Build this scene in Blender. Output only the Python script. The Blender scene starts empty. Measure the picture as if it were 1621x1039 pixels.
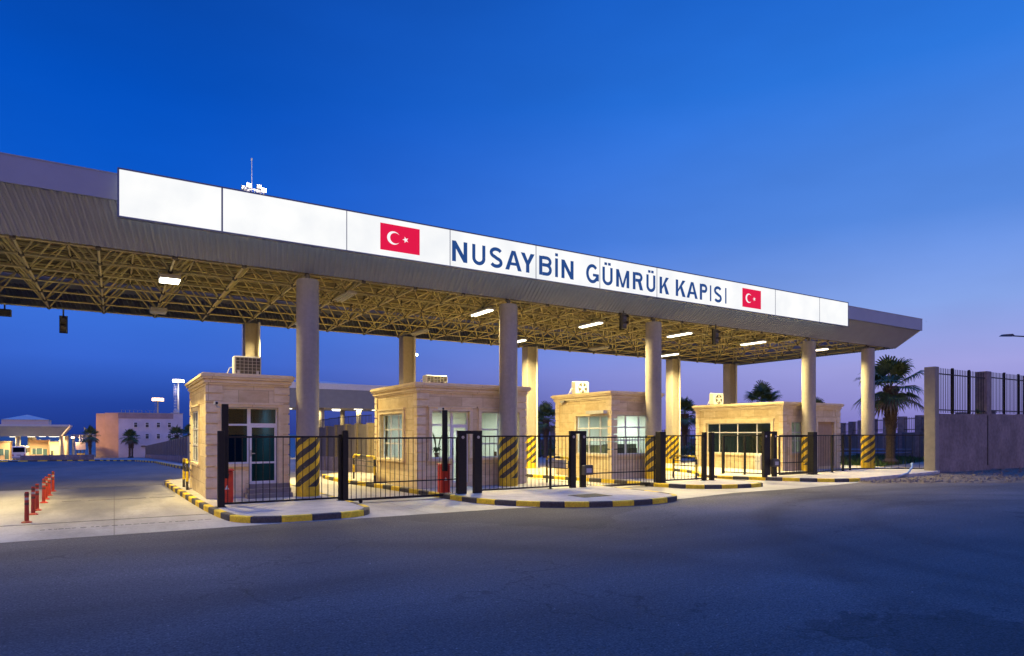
import bpy, bmesh, math, random
from mathutils import Vector, Matrix
R = math.radians
random.seed(7)
sc = bpy.context.scene
COL = sc.collection

# ---------------------------------------------------------------- camera
H = 2.15
camd = bpy.data.cameras.new("camera")
cam = bpy.data.objects.new("camera", camd); COL.objects.link(cam)
cam.location = (0, 0, H)
cam.rotation_euler = (R(90), 0, -R(90 - 58.32))
camd.sensor_width = 36
camd.lens = 1020.2 / 1621 * 36
camd.shift_y = (686.3 - 519.5) / 1621
camd.clip_end = 6000
sc.camera = cam

# ---------------------------------------------------------------- view / sampling
sc.view_settings.view_transform = 'Standard'
sc.view_settings.look = 'None'
sc.view_settings.exposure = 0.0
sc.view_settings.gamma = 1.0
sc.view_settings.use_curve_mapping = False
sc.cycles.use_denoising = True
sc.cycles.sample_clamp_indirect = 4.0
sc.cycles.max_bounces = 8
sc.cycles.transparent_max_bounces = 12
sc.cycles.caustics_reflective = False
sc.cycles.caustics_refractive = False

def s2l(c):
    return tuple(((v / 255) / 12.92 if v / 255 <= .04045 else ((v / 255 + .055) / 1.055) ** 2.4) for v in c) + (1,)

# ---------------------------------------------------------------- sky (dusk, blue hour): elevation ramp x azimuth ramp
wd = bpy.data.worlds.new("World"); sc.world = wd; wd.use_nodes = True
nt = wd.node_tree; N = nt.nodes; L = nt.links
bg = N['Background']
geo = N.new('ShaderNodeTexCoord')
sep = N.new('ShaderNodeSeparateXYZ'); L.new(geo.outputs['Generated'], sep.inputs[0])
def mth(op, a, b=None):
    n = N.new('ShaderNodeMath'); n.operation = op
    for i, v in enumerate((a, b)):
        if v is None: continue
        if isinstance(v, (int, float)): n.inputs[i].default_value = v
        else: L.new(v, n.inputs[i])
    return n.outputs[0]
def ramp(sock, stops):
    n = N.new('ShaderNodeValToRGB'); e = n.color_ramp.elements
    while len(e) < len(stops): e.new(0.5)
    for el, (p, c) in zip(e, stops):
        el.position = p; el.color = s2l(c)
    L.new(sock, n.inputs[0]); return n.outputs[0]
SKY_L = [(0, (30, 54, 135)), (.04, (36, 68, 160)), (.10, (55, 100, 204)), (.17, (58, 112, 216)), (.26, (14, 92, 208)), (.42, (3, 80, 192)), (.58, (9, 68, 164))]
SKY_R = [(0, (124, 116, 192)), (.03, (142, 137, 205)), (.09, (160, 160, 222)), (.17, (136, 166, 234)), (.28, (90, 142, 230)), (.45, (46, 120, 222)), (.62, (20, 98, 208))]
rl = ramp(sep.outputs[2], SKY_L); rr = ramp(sep.outputs[2], SKY_R)
az = mth('ADD', mth('MULTIPLY', sep.outputs[0], .851), mth('MULTIPLY', sep.outputs[1], -.525))
mr = N.new('ShaderNodeMapRange'); mr.interpolation_type = 'SMOOTHSTEP'
mr.inputs['From Min'].default_value = -.50; mr.inputs['From Max'].default_value = .60
L.new(az, mr.inputs['Value'])
mx = N.new('ShaderNodeMix'); mx.data_type = 'RGBA'
L.new(mr.outputs[0], mx.inputs['Factor']); L.new(rl, mx.inputs['A']); L.new(rr, mx.inputs['B'])
# unseen sky behind the camera: warm horizon glow boosted to light the booth fronts
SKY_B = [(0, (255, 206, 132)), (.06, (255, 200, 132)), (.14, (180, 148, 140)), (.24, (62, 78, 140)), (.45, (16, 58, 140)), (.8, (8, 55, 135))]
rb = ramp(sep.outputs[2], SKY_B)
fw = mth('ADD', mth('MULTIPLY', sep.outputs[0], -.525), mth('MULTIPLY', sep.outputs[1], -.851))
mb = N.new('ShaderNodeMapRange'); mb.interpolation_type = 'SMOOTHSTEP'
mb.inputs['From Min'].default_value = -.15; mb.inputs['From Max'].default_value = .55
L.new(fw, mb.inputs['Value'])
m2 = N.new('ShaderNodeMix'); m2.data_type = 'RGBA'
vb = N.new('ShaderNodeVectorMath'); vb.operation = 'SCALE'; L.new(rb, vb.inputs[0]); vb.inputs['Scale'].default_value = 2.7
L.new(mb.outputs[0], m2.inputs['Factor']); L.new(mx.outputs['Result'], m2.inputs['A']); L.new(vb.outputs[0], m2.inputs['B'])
# sky above the frame, boosted as added blue fill light for the asphalt
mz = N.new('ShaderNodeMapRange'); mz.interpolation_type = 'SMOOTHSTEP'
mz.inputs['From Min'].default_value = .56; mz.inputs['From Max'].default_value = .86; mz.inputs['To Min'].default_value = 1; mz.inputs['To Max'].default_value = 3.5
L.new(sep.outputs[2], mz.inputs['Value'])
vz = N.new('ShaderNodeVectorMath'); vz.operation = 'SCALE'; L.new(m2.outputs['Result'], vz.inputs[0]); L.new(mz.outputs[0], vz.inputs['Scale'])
cmp_ = N.new('ShaderNodeMapping'); L.new(geo.outputs['Generated'], cmp_.inputs[0]); cmp_.inputs['Scale'].default_value = (1, 1, 3.2); cmp_.inputs['Rotation'].default_value = (0, R(9), R(20))
cnz = N.new('ShaderNodeTexNoise'); cnz.inputs['Scale'].default_value = 2.3; cnz.inputs['Detail'].default_value = 5; L.new(cmp_.outputs[0], cnz.inputs['Vector'])
cmr = N.new('ShaderNodeMapRange'); cmr.inputs['From Min'].default_value = .3; cmr.inputs['From Max'].default_value = .7; cmr.inputs['To Min'].default_value = .93; cmr.inputs['To Max'].default_value = 1.09; L.new(cnz.outputs[0], cmr.inputs['Value'])
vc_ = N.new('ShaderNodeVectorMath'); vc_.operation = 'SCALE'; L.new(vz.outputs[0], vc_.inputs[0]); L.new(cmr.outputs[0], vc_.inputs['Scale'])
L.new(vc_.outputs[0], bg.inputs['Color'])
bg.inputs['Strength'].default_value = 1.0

# ================================================================ materials
MATS = {}
def mat(name, col, rough=.7, metal=0.0, var=.12, scale=6.0, bump=0.0, bscale=None, spec=.4, stretch=None, col2=None, fine=None):
    if name in MATS: return MATS[name]
    m = bpy.data.materials.new(name); m.use_nodes = True; MATS[name] = m
    t = m.node_tree; n = t.nodes; l = t.links; p = n['Principled BSDF']
    p.inputs['Roughness'].default_value = rough; p.inputs['Metallic'].default_value = metal
    p.inputs['Specular IOR Level'].default_value = spec
    tc = n.new('ShaderNodeTexCoord'); mp = n.new('ShaderNodeMapping'); l.new(tc.outputs['Object'], mp.inputs[0])
    if stretch: mp.inputs['Scale'].default_value = stretch
    nz = n.new('ShaderNodeTexNoise'); nz.inputs['Scale'].default_value = scale; nz.inputs['Detail'].default_value = 8
    nz.inputs['Roughness'].default_value = .62
    l.new(mp.outputs[0], nz.inputs['Vector'])
    cr = n.new('ShaderNodeValToRGB')
    c1 = tuple(max(0, v * (1 - var)) for v in col[:3]) + (1,)
    c2 = (tuple(col2[:3]) + (1,)) if col2 else tuple(min(1, v * (1 + var)) for v in col[:3]) + (1,)
    cr.color_ramp.elements[0].position = .3; cr.color_ramp.elements[0].color = c1
    cr.color_ramp.elements[1].position = .7; cr.color_ramp.elements[1].color = c2
    l.new(nz.outputs[0], cr.inputs[0])
    out = cr.outputs[0]
    if fine:
        n2 = n.new('ShaderNodeTexNoise'); n2.inputs['Scale'].default_value = fine[0]; n2.inputs['Detail'].default_value = 4
        l.new(tc.outputs['Object'], n2.inputs['Vector'])
        mrr = n.new('ShaderNodeMapRange'); mrr.inputs['From Min'].default_value = .3; mrr.inputs['From Max'].default_value = .7
        mrr.inputs['To Min'].default_value = 1 - fine[1]; mrr.inputs['To Max'].default_value = 1 + fine[1]
        l.new(n2.outputs[0], mrr.inputs[0])
        mm = n.new('ShaderNodeMix'); mm.data_type = 'RGBA'; mm.blend_type = 'MULTIPLY'; mm.inputs['Factor'].default_value = 1
        l.new(out, mm.inputs['A']); l.new(mrr.outputs[0], mm.inputs['B']); out = mm.outputs['Result']
    l.new(out, p.inputs['Base Color'])
    if bump:
        nb = n.new('ShaderNodeTexNoise'); nb.inputs['Scale'].default_value = bscale or scale * 4; nb.inputs['Detail'].default_value = 6
        l.new(tc.outputs['Object'], nb.inputs['Vector'])
        b = n.new('ShaderNodeBump'); b.inputs['Strength'].default_value = bump; b.inputs['Distance'].default_value = .02
        l.new(nb.outputs[0], b.inputs['Height']); l.new(b.outputs[0], p.inputs['Normal'])
    return m

def emis(name, col, st):
    if name in MATS: return MATS[name]
    m = bpy.data.materials.new(name); m.use_nodes = True; MATS[name] = m
    p = m.node_tree.nodes['Principled BSDF']
    p.inputs['Base Color'].default_value = (.02, .02, .02, 1); p.inputs['Specular IOR Level'].default_value = .1
    p.inputs['Emission Color'].default_value = tuple(col[:3]) + (1,)
    p.inputs['Emission Strength'].default_value = st
    return m

def glassm(name, tint, ior=1.7, dark=0.0):
    if name in MATS: return MATS[name]
    m = bpy.data.materials.new(name); m.use_nodes = True; MATS[name] = m
    t = m.node_tree; n = t.nodes; l = t.links
    for x in list(n):
        if x.type == 'BSDF_PRINCIPLED': n.remove(x)
    o = [x for x in n if x.type == 'OUTPUT_MATERIAL'][0]
    tr = n.new('ShaderNodeBsdfTransparent'); tr.inputs[0].default_value = tuple(tint) + (1,)
    gl = n.new('ShaderNodeBsdfGlossy'); gl.inputs['Roughness'].default_value = .02
    fr = n.new('ShaderNodeFresnel'); fr.inputs[0].default_value = ior
    ge = n.new('ShaderNodeNewGeometry'); iv = n.new('ShaderNodeMath'); iv.operation = 'SUBTRACT'; iv.inputs[0].default_value = 1; l.new(ge.outputs['Backfacing'], iv.inputs[1])
    mu = n.new('ShaderNodeMath'); mu.operation = 'MULTIPLY'; l.new(iv.outputs[0], mu.inputs[0]); l.new(fr.outputs[0], mu.inputs[1])
    ms = n.new('ShaderNodeMixShader'); l.new(mu.outputs[0], ms.inputs[0]); l.new(tr.outputs[0], ms.inputs[1]); l.new(gl.outputs[0], ms.inputs[2])
    l.new(ms.outputs[0], o.inputs[0])
    return m

def asphalt_mat():
    m = bpy.data.materials.new('asphalt'); m.use_nodes = True
    t = m.node_tree; n = t.nodes; l = t.links; p = n['Principled BSDF']
    tc = n.new('ShaderNodeTexCoord')
    def noise(scale, det, stretch=None, rot=0):
        mp = n.new('ShaderNodeMapping'); l.new(tc.outputs['Object'], mp.inputs[0])
        if stretch: mp.inputs['Scale'].default_value = stretch
        mp.inputs['Rotation'].default_value = (0, 0, rot)
        z = n.new('ShaderNodeTexNoise'); z.inputs['Scale'].default_value = scale; z.inputs['Detail'].default_value = det
        l.new(mp.outputs[0], z.inputs['Vector']); return z.outputs[0]
    def rng(s, a, b, c=.3, d=.7):
        q = n.new('ShaderNodeMapRange'); q.inputs['From Min'].default_value = c; q.inputs['From Max'].default_value = d
        q.inputs['To Min'].default_value = a; q.inputs['To Max'].default_value = b; l.new(s, q.inputs[0]); return q.outputs[0]
    def mul(a, b):
        q = n.new('ShaderNodeMath'); q.operation = 'MULTIPLY'; l.new(a, q.inputs[0])
        if isinstance(b, float): q.inputs[1].default_value = b
        else: l.new(b, q.inputs[1])
        return q.outputs[0]
    big = rng(noise(.13, 5), .55, 1.4)
    wear = rng(noise(.5, 6, (.16, 1, 1), R(12)), .72, 1.25)
    fine = rng(noise(15, 7), .76, 1.26)
    grain = rng(noise(42, 5), .42, 1.62)
    vor = n.new('ShaderNodeTexVoronoi'); vor.inputs['Scale'].default_value = 9; l.new(tc.outputs['Object'], vor.inputs['Vector'])
    speck = rng(vor.outputs['Distance'], 2.3, .97, .04, .14)
    # crack network, only where a mask lets it through
    vc = n.new('ShaderNodeTexVoronoi'); vc.feature = 'DISTANCE_TO_EDGE'; vc.inputs['Scale'].default_value = .33
    wv = n.new('ShaderNodeVectorMath'); wv.operation = 'ADD'
    wn = n.new('ShaderNodeTexNoise'); wn.inputs['Scale'].default_value = 1.3; wn.inputs['Detail'].default_value = 6; l.new(tc.outputs['Object'], wn.inputs['Vector'])
    ws = n.new('ShaderNodeVectorMath'); ws.operation = 'SCALE'; ws.inputs['Scale'].default_value = 1.6; l.new(wn.outputs['Color'], ws.inputs[0])
    l.new(tc.outputs['Object'], wv.inputs[0]); l.new(ws.outputs[0], wv.inputs[1]); l.new(wv.outputs[0], vc.inputs['Vector'])
    crk = rng(vc.outputs['Distance'], 0.0, 1.0, .0, .012)
    cmask = rng(noise(.21, 3), .0, 1.0, .40, .50)
    cm1 = n.new('ShaderNodeMath'); cm1.operation = 'MAXIMUM'; l.new(crk, cm1.inputs[0]); l.new(cmask, cm1.inputs[1])
    crack = rng(cm1.outputs[0], .55, 1.0, 0, 1)
    # darker resurfaced patches
    vp = n.new('ShaderNodeTexVoronoi'); vp.inputs['Scale'].default_value = .11; l.new(wv.outputs[0], vp.inputs['Vector'])
    sx = n.new('ShaderNodeSeparateColor'); l.new(vp.outputs['Color'], sx.inputs[0])
    patch = rng(sx.outputs[0], .74, 1.08, .3, .42)
    fine = mul(mul(fine, grain), mul(crack, patch))
    # worn wheel arcs sweeping towards the lanes
    sp = n.new('ShaderNodeSeparateXYZ'); l.new(tc.outputs['Object'], sp.inputs[0])
    def mm(op, a, b):
        q = n.new('ShaderNodeMath'); q.operation = op
        for i, v in enumerate((a, b)):
            if isinstance(v, (int, float)): q.inputs[i].default_value = v
            else: l.new(v, q.inputs[i])
        return q.outputs[0]
    arcs = None
    for cx, cy, r, w in ((20.0, 3.5, 9.2, .55), (20.4, 3.2, 7.3, .5), (-3, 1.0, 13.2, .8), (24, -4, 17.5, .7)):
        dx = mm('SUBTRACT', sp.outputs[0], cx); dy = mm('SUBTRACT', sp.outputs[1], cy)
        dist = mm('SQRT', mm('ADD', mm('MULTIPLY', dx, dx), mm('MULTIPLY', dy, dy)), 0)
        g = mm('ABSOLUTE', mm('SUBTRACT', dist, r), 0)
        q = n.new('ShaderNodeMapRange'); q.interpolation_type = 'SMOOTHSTEP'; q.inputs['From Min'].default_value = 0; q.inputs['From Max'].default_value = w
        q.inputs['To Min'].default_value = .80; q.inputs['To Max'].default_value = 1; l.new(g, q.inputs[0])
        arcs = q.outputs[0] if arcs is None else mul(arcs, q.outputs[0])
    v = mul(mul(mul(big, wear), mul(fine, speck)), arcs)
    cm = n.new('ShaderNodeMix'); cm.data_type = 'RGBA'; cm.blend_type = 'MULTIPLY'; cm.inputs['Factor'].default_value = 1
    cm.inputs['A'].default_value = (.092, .083, .076, 1); l.new(v, cm.inputs['B'])
    l.new(cm.outputs['Result'], p.inputs['Base Color'])
    p.inputs['Roughness'].default_value = .8; p.inputs['Specular IOR Level'].default_value = .3
    b = n.new('ShaderNodeBump'); b.inputs['Strength'].default_value = .8; b.inputs['Distance'].default_value = .03
    l.new(noise(26, 6), b.inputs['Height']); l.new(b.outputs[0], p.inputs['Normal'])
    return m

def concrete_floor_mat():
    m = bpy.data.materials.new('apron concrete'); m.use_nodes = True
    t = m.node_tree; n = t.nodes; l = t.links; p = n['Principled BSDF']
    tc = n.new('ShaderNodeTexCoord')
    def noise(scale, det, stretch=None):
        mp = n.new('ShaderNodeMapping'); l.new(tc.outputs['Object'], mp.inputs[0])
        if stretch: mp.inputs['Scale'].default_value = stretch
        z = n.new('ShaderNodeTexNoise'); z.inputs['Scale'].default_value = scale; z.inputs['Detail'].default_value = det
        z.inputs['Roughness'].default_value = .65
        l.new(mp.outputs[0], z.inputs['Vector']); return z.outputs[0]
    cr = n.new('ShaderNodeValToRGB'); e = cr.color_ramp.elements
    e[0].position = .28; e[0].color = (.20, .185, .16, 1); e[1].position = .66; e[1].color = (.46, .43, .365, 1)
    l.new(noise(.55, 8, (1, .25, 1)), cr.inputs[0])
    n2 = n.new('ShaderNodeMapRange'); n2.inputs['From Min'].default_value = .3; n2.inputs['From Max'].default_value = .7
    n2.inputs['To Min'].default_value = .8; n2.inputs['To Max'].default_value = 1.15; l.new(noise(14, 6), n2.inputs[0])
    br = n.new('ShaderNodeTexBrick'); br.offset = 0; br.inputs['Scale'].default_value = 1
    br.inputs['Brick Width'].default_value = 3.6; br.inputs['Row Height'].default_value = 4.3; br.inputs['Mortar Size'].default_value = .014
    br.inputs['Color1'].default_value = br.inputs['Color2'].default_value = (1, 1, 1, 1); br.inputs['Mortar'].default_value = (.55, .52, .47, 1)
    l.new(tc.outputs['Object'], br.inputs['Vector'])
    a = n.new('ShaderNodeMix'); a.data_type = 'RGBA'; a.blend_type = 'MULTIPLY'; a.inputs['Factor'].default_value = 1
    l.new(cr.outputs[0], a.inputs['A']); l.new(n2.outputs[0], a.inputs['B'])
    c = n.new('ShaderNodeMix'); c.data_type = 'RGBA'; c.blend_type = 'MULTIPLY'; c.inputs['Factor'].default_value = 1
    l.new(a.outputs['Result'], c.inputs['A']); l.new(br.outputs['Color'], c.inputs['B'])
    # dark tyre and oil stain where lorries leave the asphalt
    sp = n.new('ShaderNodeSeparateXYZ'); l.new(tc.outputs['Object'], sp.inputs[0])
    def mm(op, a_, b_=0):
        q = n.new('ShaderNodeMath'); q.operation = op
        for i, v in enumerate((a_, b_)):
            if isinstance(v, (int, float)): q.inputs[i].default_value = v
            else: l.new(v, q.inputs[i])
        return q.outputs[0]
    ex = mm('DIVIDE', mm('SUBTRACT', sp.outputs[0], -.1), 2.1); ey = mm('DIVIDE', mm('SUBTRACT', sp.outputs[1], 31.5), 7.0)
    dd = mm('ADD', mm('SQRT', mm('ADD', mm('MULTIPLY', ex, ex), mm('MULTIPLY', ey, ey))), mm('MULTIPLY', mm('SUBTRACT', noise(.9, 6), .5), .7))
    q = n.new('ShaderNodeMapRange'); q.interpolation_type = 'SMOOTHSTEP'; q.inputs['From Min'].default_value = .55; q.inputs['From Max'].default_value = 1.15
    q.inputs['To Min'].default_value = .26; q.inputs['To Max'].default_value = 1; l.new(dd, q.inputs[0])
    ex = mm('DIVIDE', mm('SUBTRACT', sp.outputs[0], -.35), 2.1); ey = mm('DIVIDE', mm('SUBTRACT', sp.outputs[1], 27), 13.0)
    d2 = mm('ADD', mm('SQRT', mm('ADD', mm('MULTIPLY', ex, ex), mm('MULTIPLY', ey, ey))), mm('MULTIPLY', mm('SUBTRACT', noise(1.1, 7, (1, .35, 1)), .5), 1.1))
    q2 = n.new('ShaderNodeMapRange'); q2.interpolation_type = 'SMOOTHSTEP'; q2.inputs['From Min'].default_value = .3; q2.inputs['From Max'].default_value = 1.15
    q2.inputs['To Min'].default_value = .40; q2.inputs['To Max'].default_value = 1; l.new(d2, q2.inputs[0])
    e3 = n.new('ShaderNodeMath'); e3.operation = 'MULTIPLY'; l.new(q.outputs[0], e3.inputs[0]); l.new(q2.outputs[0], e3.inputs[1]); q = e3
    e2 = n.new('ShaderNodeMix'); e2.data_type = 'RGBA'; e2.blend_type = 'MULTIPLY'; e2.inputs['Factor'].default_value = 1
    l.new(c.outputs['Result'], e2.inputs['A']); l.new(q.outputs[0], e2.inputs['B'])
    l.new(e2.outputs['Result'], p.inputs['Base Color'])
    p.inputs['Roughness'].default_value = .55; p.inputs['Specular IOR Level'].default_value = .4
    b = n.new('ShaderNodeBump'); b.inputs['Strength'].default_value = .25; b.inputs['Distance'].default_value = .01
    l.new(noise(60, 4), b.inputs['Height']); l.new(b.outputs[0], p.inputs['Normal'])
    return m

def hazard_mat():
    m = bpy.data.materials.new('hazard stripe paint'); m.use_nodes = True
    t = m.node_tree; n = t.nodes; l = t.links; p = n['Principled BSDF']
    tc = n.new('ShaderNodeTexCoord'); sp = n.new('ShaderNodeSeparateXYZ'); l.new(tc.outputs['Object'], sp.inputs[0])
    def mm(op, a, b=0):
        q = n.new('ShaderNodeMath'); q.operation = op
        for i, v in enumerate((a, b)):
            if isinstance(v, (int, float)): q.inputs[i].default_value = v
            else: l.new(v, q.inputs[i])
        return q.outputs[0]
    ang = mm('ARCTAN2', sp.outputs[1], sp.outputs[0])
    ph = mm('SUBTRACT', mm('MULTIPLY', sp.outputs[2], 1 / .43), mm('MULTIPLY', ang, 4 / (2 * math.pi)))
    nz = n.new('ShaderNodeTexNoise'); nz.inputs['Scale'].default_value = 9; l.new(tc.outputs['Object'], nz.inputs['Vector'])
    ph = mm('ADD', ph, mm('MULTIPLY', nz.outputs[0], .12))
    fr = mm('FRACT', ph); st = mm('GREATER_THAN', fr, .5)
    up = mm('GREATER_THAN', sp.outputs[2], .34)
    st = mm('MULTIPLY', st, up)
    mx = n.new('ShaderNodeMix'); mx.data_type = 'RGBA'; l.new(st, mx.inputs['Factor'])
    mx.inputs['A'].default_value = (.70, .46, .012, 1); mx.inputs['B'].default_value = (.035, .032, .03, 1)
    n2 = n.new('ShaderNodeTexNoise'); n2.inputs['Scale'].default_value = 7; n2.inputs['Detail'].default_value = 8; l.new(tc.outputs['Object'], n2.inputs['Vector'])
    q = n.new('ShaderNodeMapRange'); q.inputs['From Min'].default_value = .3; q.inputs['From Max'].default_value = .7; q.inputs['To Min'].default_value = .72; q.inputs['To Max'].default_value = 1.1
    l.new(n2.outputs[0], q.inputs[0])
    c = n.new('ShaderNodeMix'); c.data_type = 'RGBA'; c.blend_type = 'MULTIPLY'; c.inputs['Factor'].default_value = 1
    l.new(mx.outputs['Result'], c.inputs['A']); l.new(q.outputs[0], c.inputs['B'])
    n3 = n.new('ShaderNodeTexNoise'); n3.inputs['Scale'].default_value = 11; n3.inputs['Detail'].default_value = 9; n3.inputs['Roughness'].default_value = .7; l.new(tc.outputs['Object'], n3.inputs['Vector'])
    ch = n.new('ShaderNodeMapRange'); ch.inputs['From Min'].default_value = .62; ch.inputs['From Max'].default_value = .65; l.new(n3.outputs[0], ch.inputs[0])
    c2 = n.new('ShaderNodeMix'); c2.data_type = 'RGBA'; l.new(ch.outputs[0], c2.inputs['Factor']); l.new(c.outputs['Result'], c2.inputs['A']); c2.inputs['B'].default_value = (.26, .23, .19, 1)
    l.new(c2.outputs['Result'], p.inputs['Base Color']); p.inputs['Roughness'].default_value = .5
    return m

ASPH = asphalt_mat(); APRON = concrete_floor_mat(); HAZ = hazard_mat()
M_PAVE = mat('pavement concrete', (.40, .37, .32), .8, var=.2, scale=2.5, bump=.3, bscale=50, fine=(40, .12))
M_SAND = mat('sandy ground', (.23, .195, .16), .95, var=.28, scale=.7, bump=.6, bscale=14, fine=(30, .3))
M_DIRT = mat('gravel dirt', (.135, .105, .075), .95, var=.5, scale=1.6, bump=.9, bscale=26, fine=(55, .4))
M_GRASS = mat('grass green', (.045, .085, .02), .9, var=.4, scale=5)
M_KY = mat('kerb yellow paint', (.68, .48, .02), .65, var=.22, scale=5, bump=.3, bscale=40, fine=(22, .18))
M_KB = mat('kerb black paint', (.045, .042, .042), .6, var=.3, scale=5, bump=.3, bscale=40, fine=(22, .3))
M_COLC = mat('column concrete', (.285, .255, .215), .65, var=.17, scale=2.2, bump=.15, bscale=30, stretch=(1, 1, .16), fine=(9, .07))
M_STEELW = mat('cream painted steel', (.54, .475, .23), .5, var=.15, scale=8)
M_NODE = mat('dark steel joint', (.09, .08, .065), .5, var=.2)
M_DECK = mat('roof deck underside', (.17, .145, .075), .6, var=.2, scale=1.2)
M_FASC = mat('grey fascia sheet', (.25, .275, .33), .45, var=.07, scale=1.5, spec=.4)
M_FASB = mat('grey fascia band', (.25, .27, .33), .4, var=.06, scale=1.0)
M_BLACK = mat('black painted steel', (.010, .010, .012), .5, var=.25, scale=12, spec=.2)
M_WHITEF = mat('white window frame', (.66, .66, .64), .4, var=.05, scale=6)
M_WALLIN = mat('white interior paint', (.62, .64, .60), .8, var=.04, scale=3)
M_AC = mat('white air conditioner casing', (.52, .51, .47), .45, var=.08, scale=5)
M_DGREY = mat('dark grey plastic', (.05, .05, .05), .5, var=.2)
M_RED = mat('red painted cabinet', (.50, .03, .015), .4, var=.12, scale=5)
M_ORANGE = mat('red orange plastic', (.33, .028, .015), .5, var=.15, scale=9)
M_STRIPW = mat('faded reflective strip', (.30, .27, .27), .5, var=.2, scale=15)
M_STRIPD = mat('dark reflective strip', (.10, .035, .03), .5, var=.2, scale=15)
M_WALLC = mat('weathered concrete wall', (.185, .148, .142), .85, var=.34, scale=.8, bump=.5, bscale=22, fine=(5, .2), stretch=(1, 1, .7))
M_PILC = mat('pale concrete pillar', (.22, .20, .165), .85, var=.15, scale=2, bump=.3, bscale=22)
M_WALLB = mat('brown concrete wall', (.11, .095, .085), .85, var=.2, scale=1.2, bump=.3)
M_TRUNK = mat('palm trunk bark', (.10, .07, .05), .95, var=.4, scale=9, bump=.9, bscale=18)
M_LEAF = mat('palm leaf green', (.065, .105, .028), .55, var=.5, scale=2.5, fine=(12, .3))
M_LEAFD = mat('dry palm leaf', (.14, .10, .05), .8, var=.3, scale=4)
M_PIPE = mat('white plastic pipe', (.62, .60, .55), .4, var=.05)
M_STEEL = mat('galvanised steel', (.30, .31, .33), .4, metal=.6, var=.15)
M_BLUEFR = mat('dark sign frame', (.10, .13, .20), .4, var=.1)
M_GREYP = mat('grey plate', (.32, .33, .36), .5, var=.1)
M_HOSE = mat('pale blue hose', (.25, .35, .45), .4, var=.1)
M_GRATE = mat('dark grate metal', (.035, .032, .03), .6, var=.3)
M_BWALL = mat('pale render wall', (.58, .52, .52), .8, var=.12, scale=.4)
M_BTERRAGLOW = mat('terracotta and orange glow render', (.44, .29, .20), .8, var=.15, scale=.4)  # orange lamp light on the office building corner is put into this colour
M_BUS = mat('white bus paint', (.62, .60, .60), .35, var=.04)
M_RUBBER = mat('black rubber', (.02, .02, .02), .8, var=.2)
M_CURT = mat('dark green blind', (.05, .10, .13), .8, var=.1, scale=3)  # blind colour, made bluer to stand in for sky reflected in first booth's panes
M_DESK = mat('brown desk wood', (.16, .10, .06), .5, var=.2, scale=3, stretch=(1, 8, 8))
M_CAB = mat('pale cabinet', (.58, .60, .54), .5, var=.05)
GLASS = glassm('clear window glass', (.90, .95, .93), 1.4)
GLASST = glassm('dark tinted glass', (.34, .50, .60), 1.2)
GLASSM = glassm('smoky glass', (.44, .50, .47), 1.5)
GLASSB = glassm('dark bus glass', (.03, .03, .04), 1.5)

def stone_mat(name, c1, c2, blk=(.9, .42)):
    m = bpy.data.materials.new(name); m.use_nodes = True
    t = m.node_tree; n = t.nodes; l = t.links; p = n['Principled BSDF']
    tc = n.new('ShaderNodeTexCoord')
    nz = n.new('ShaderNodeTexNoise'); nz.inputs['Scale'].default_value = 2.2; nz.inputs['Detail'].default_value = 10; nz.inputs['Roughness'].default_value = .68
    mp = n.new('ShaderNodeMapping'); mp.inputs['Scale'].default_value = (1, 1, 2.0); l.new(tc.outputs['Object'], mp.inputs[0]); l.new(mp.outputs[0], nz.inputs['Vector'])
    cr = n.new('ShaderNodeValToRGB'); e = cr.color_ramp.elements
    e[0].position = .3; e[0].color = tuple(c1) + (1,); e[1].position = .66; e[1].color = tuple(c2) + (1,)
    l.new(nz.outputs[0], cr.inputs[0])
    # thin joints between slabs: use (x+y, z)
    sp = n.new('ShaderNodeSeparateXYZ'); l.new(tc.outputs['Object'], sp.inputs[0])
    ad = n.new('ShaderNodeMath'); ad.operation = 'ADD'; l.new(sp.outputs[0], ad.inputs[0]); l.new(sp.outputs[1], ad.inputs[1])
    cb = n.new('ShaderNodeCombineXYZ'); l.new(ad.outputs[0], cb.inputs[0]); l.new(sp.outputs[2], cb.inputs[1])
    br = n.new('ShaderNodeTexBrick'); br.inputs['Scale'].default_value = 1; br.inputs['Brick Width'].default_value = blk[0]; br.inputs['Row Height'].default_value = blk[1]
    br.inputs['Mortar Size'].default_value = .007; br.inputs['Color1'].default_value = (1, 1, 1, 1); br.inputs['Color2'].default_value = (.82, .77, .70, 1)
    br.inputs['Mortar'].default_value = (.55, .5, .45, 1); l.new(cb.outputs[0], br.inputs['Vector'])
    c = n.new('ShaderNodeMix'); c.data_type = 'RGBA'; c.blend_type = 'MULTIPLY'; c.inputs['Factor'].default_value = 1
    l.new(cr.outputs[0], c.inputs['A']); l.new(br.outputs['Color'], c.inputs['B']); l.new(c.outputs['Result'], p.inputs['Base Color'])
    p.inputs['Roughness'].default_value = .75
    b = n.new('ShaderNodeBump'); b.inputs['Strength'].default_value = .3; b.inputs['Distance'].default_value = .008
    l.new(nz.outputs[0], b.inputs['Height']); l.new(b.outputs[0], p.inputs['Normal'])
    return m
M_STONE = stone_mat('beige travertine', (.62, .475, .24), (.82, .68, .40))
M_TRIM = stone_mat('pale travertine trim', (.66, .52, .29), (.83, .70, .44), (2.4, 3))

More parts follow.
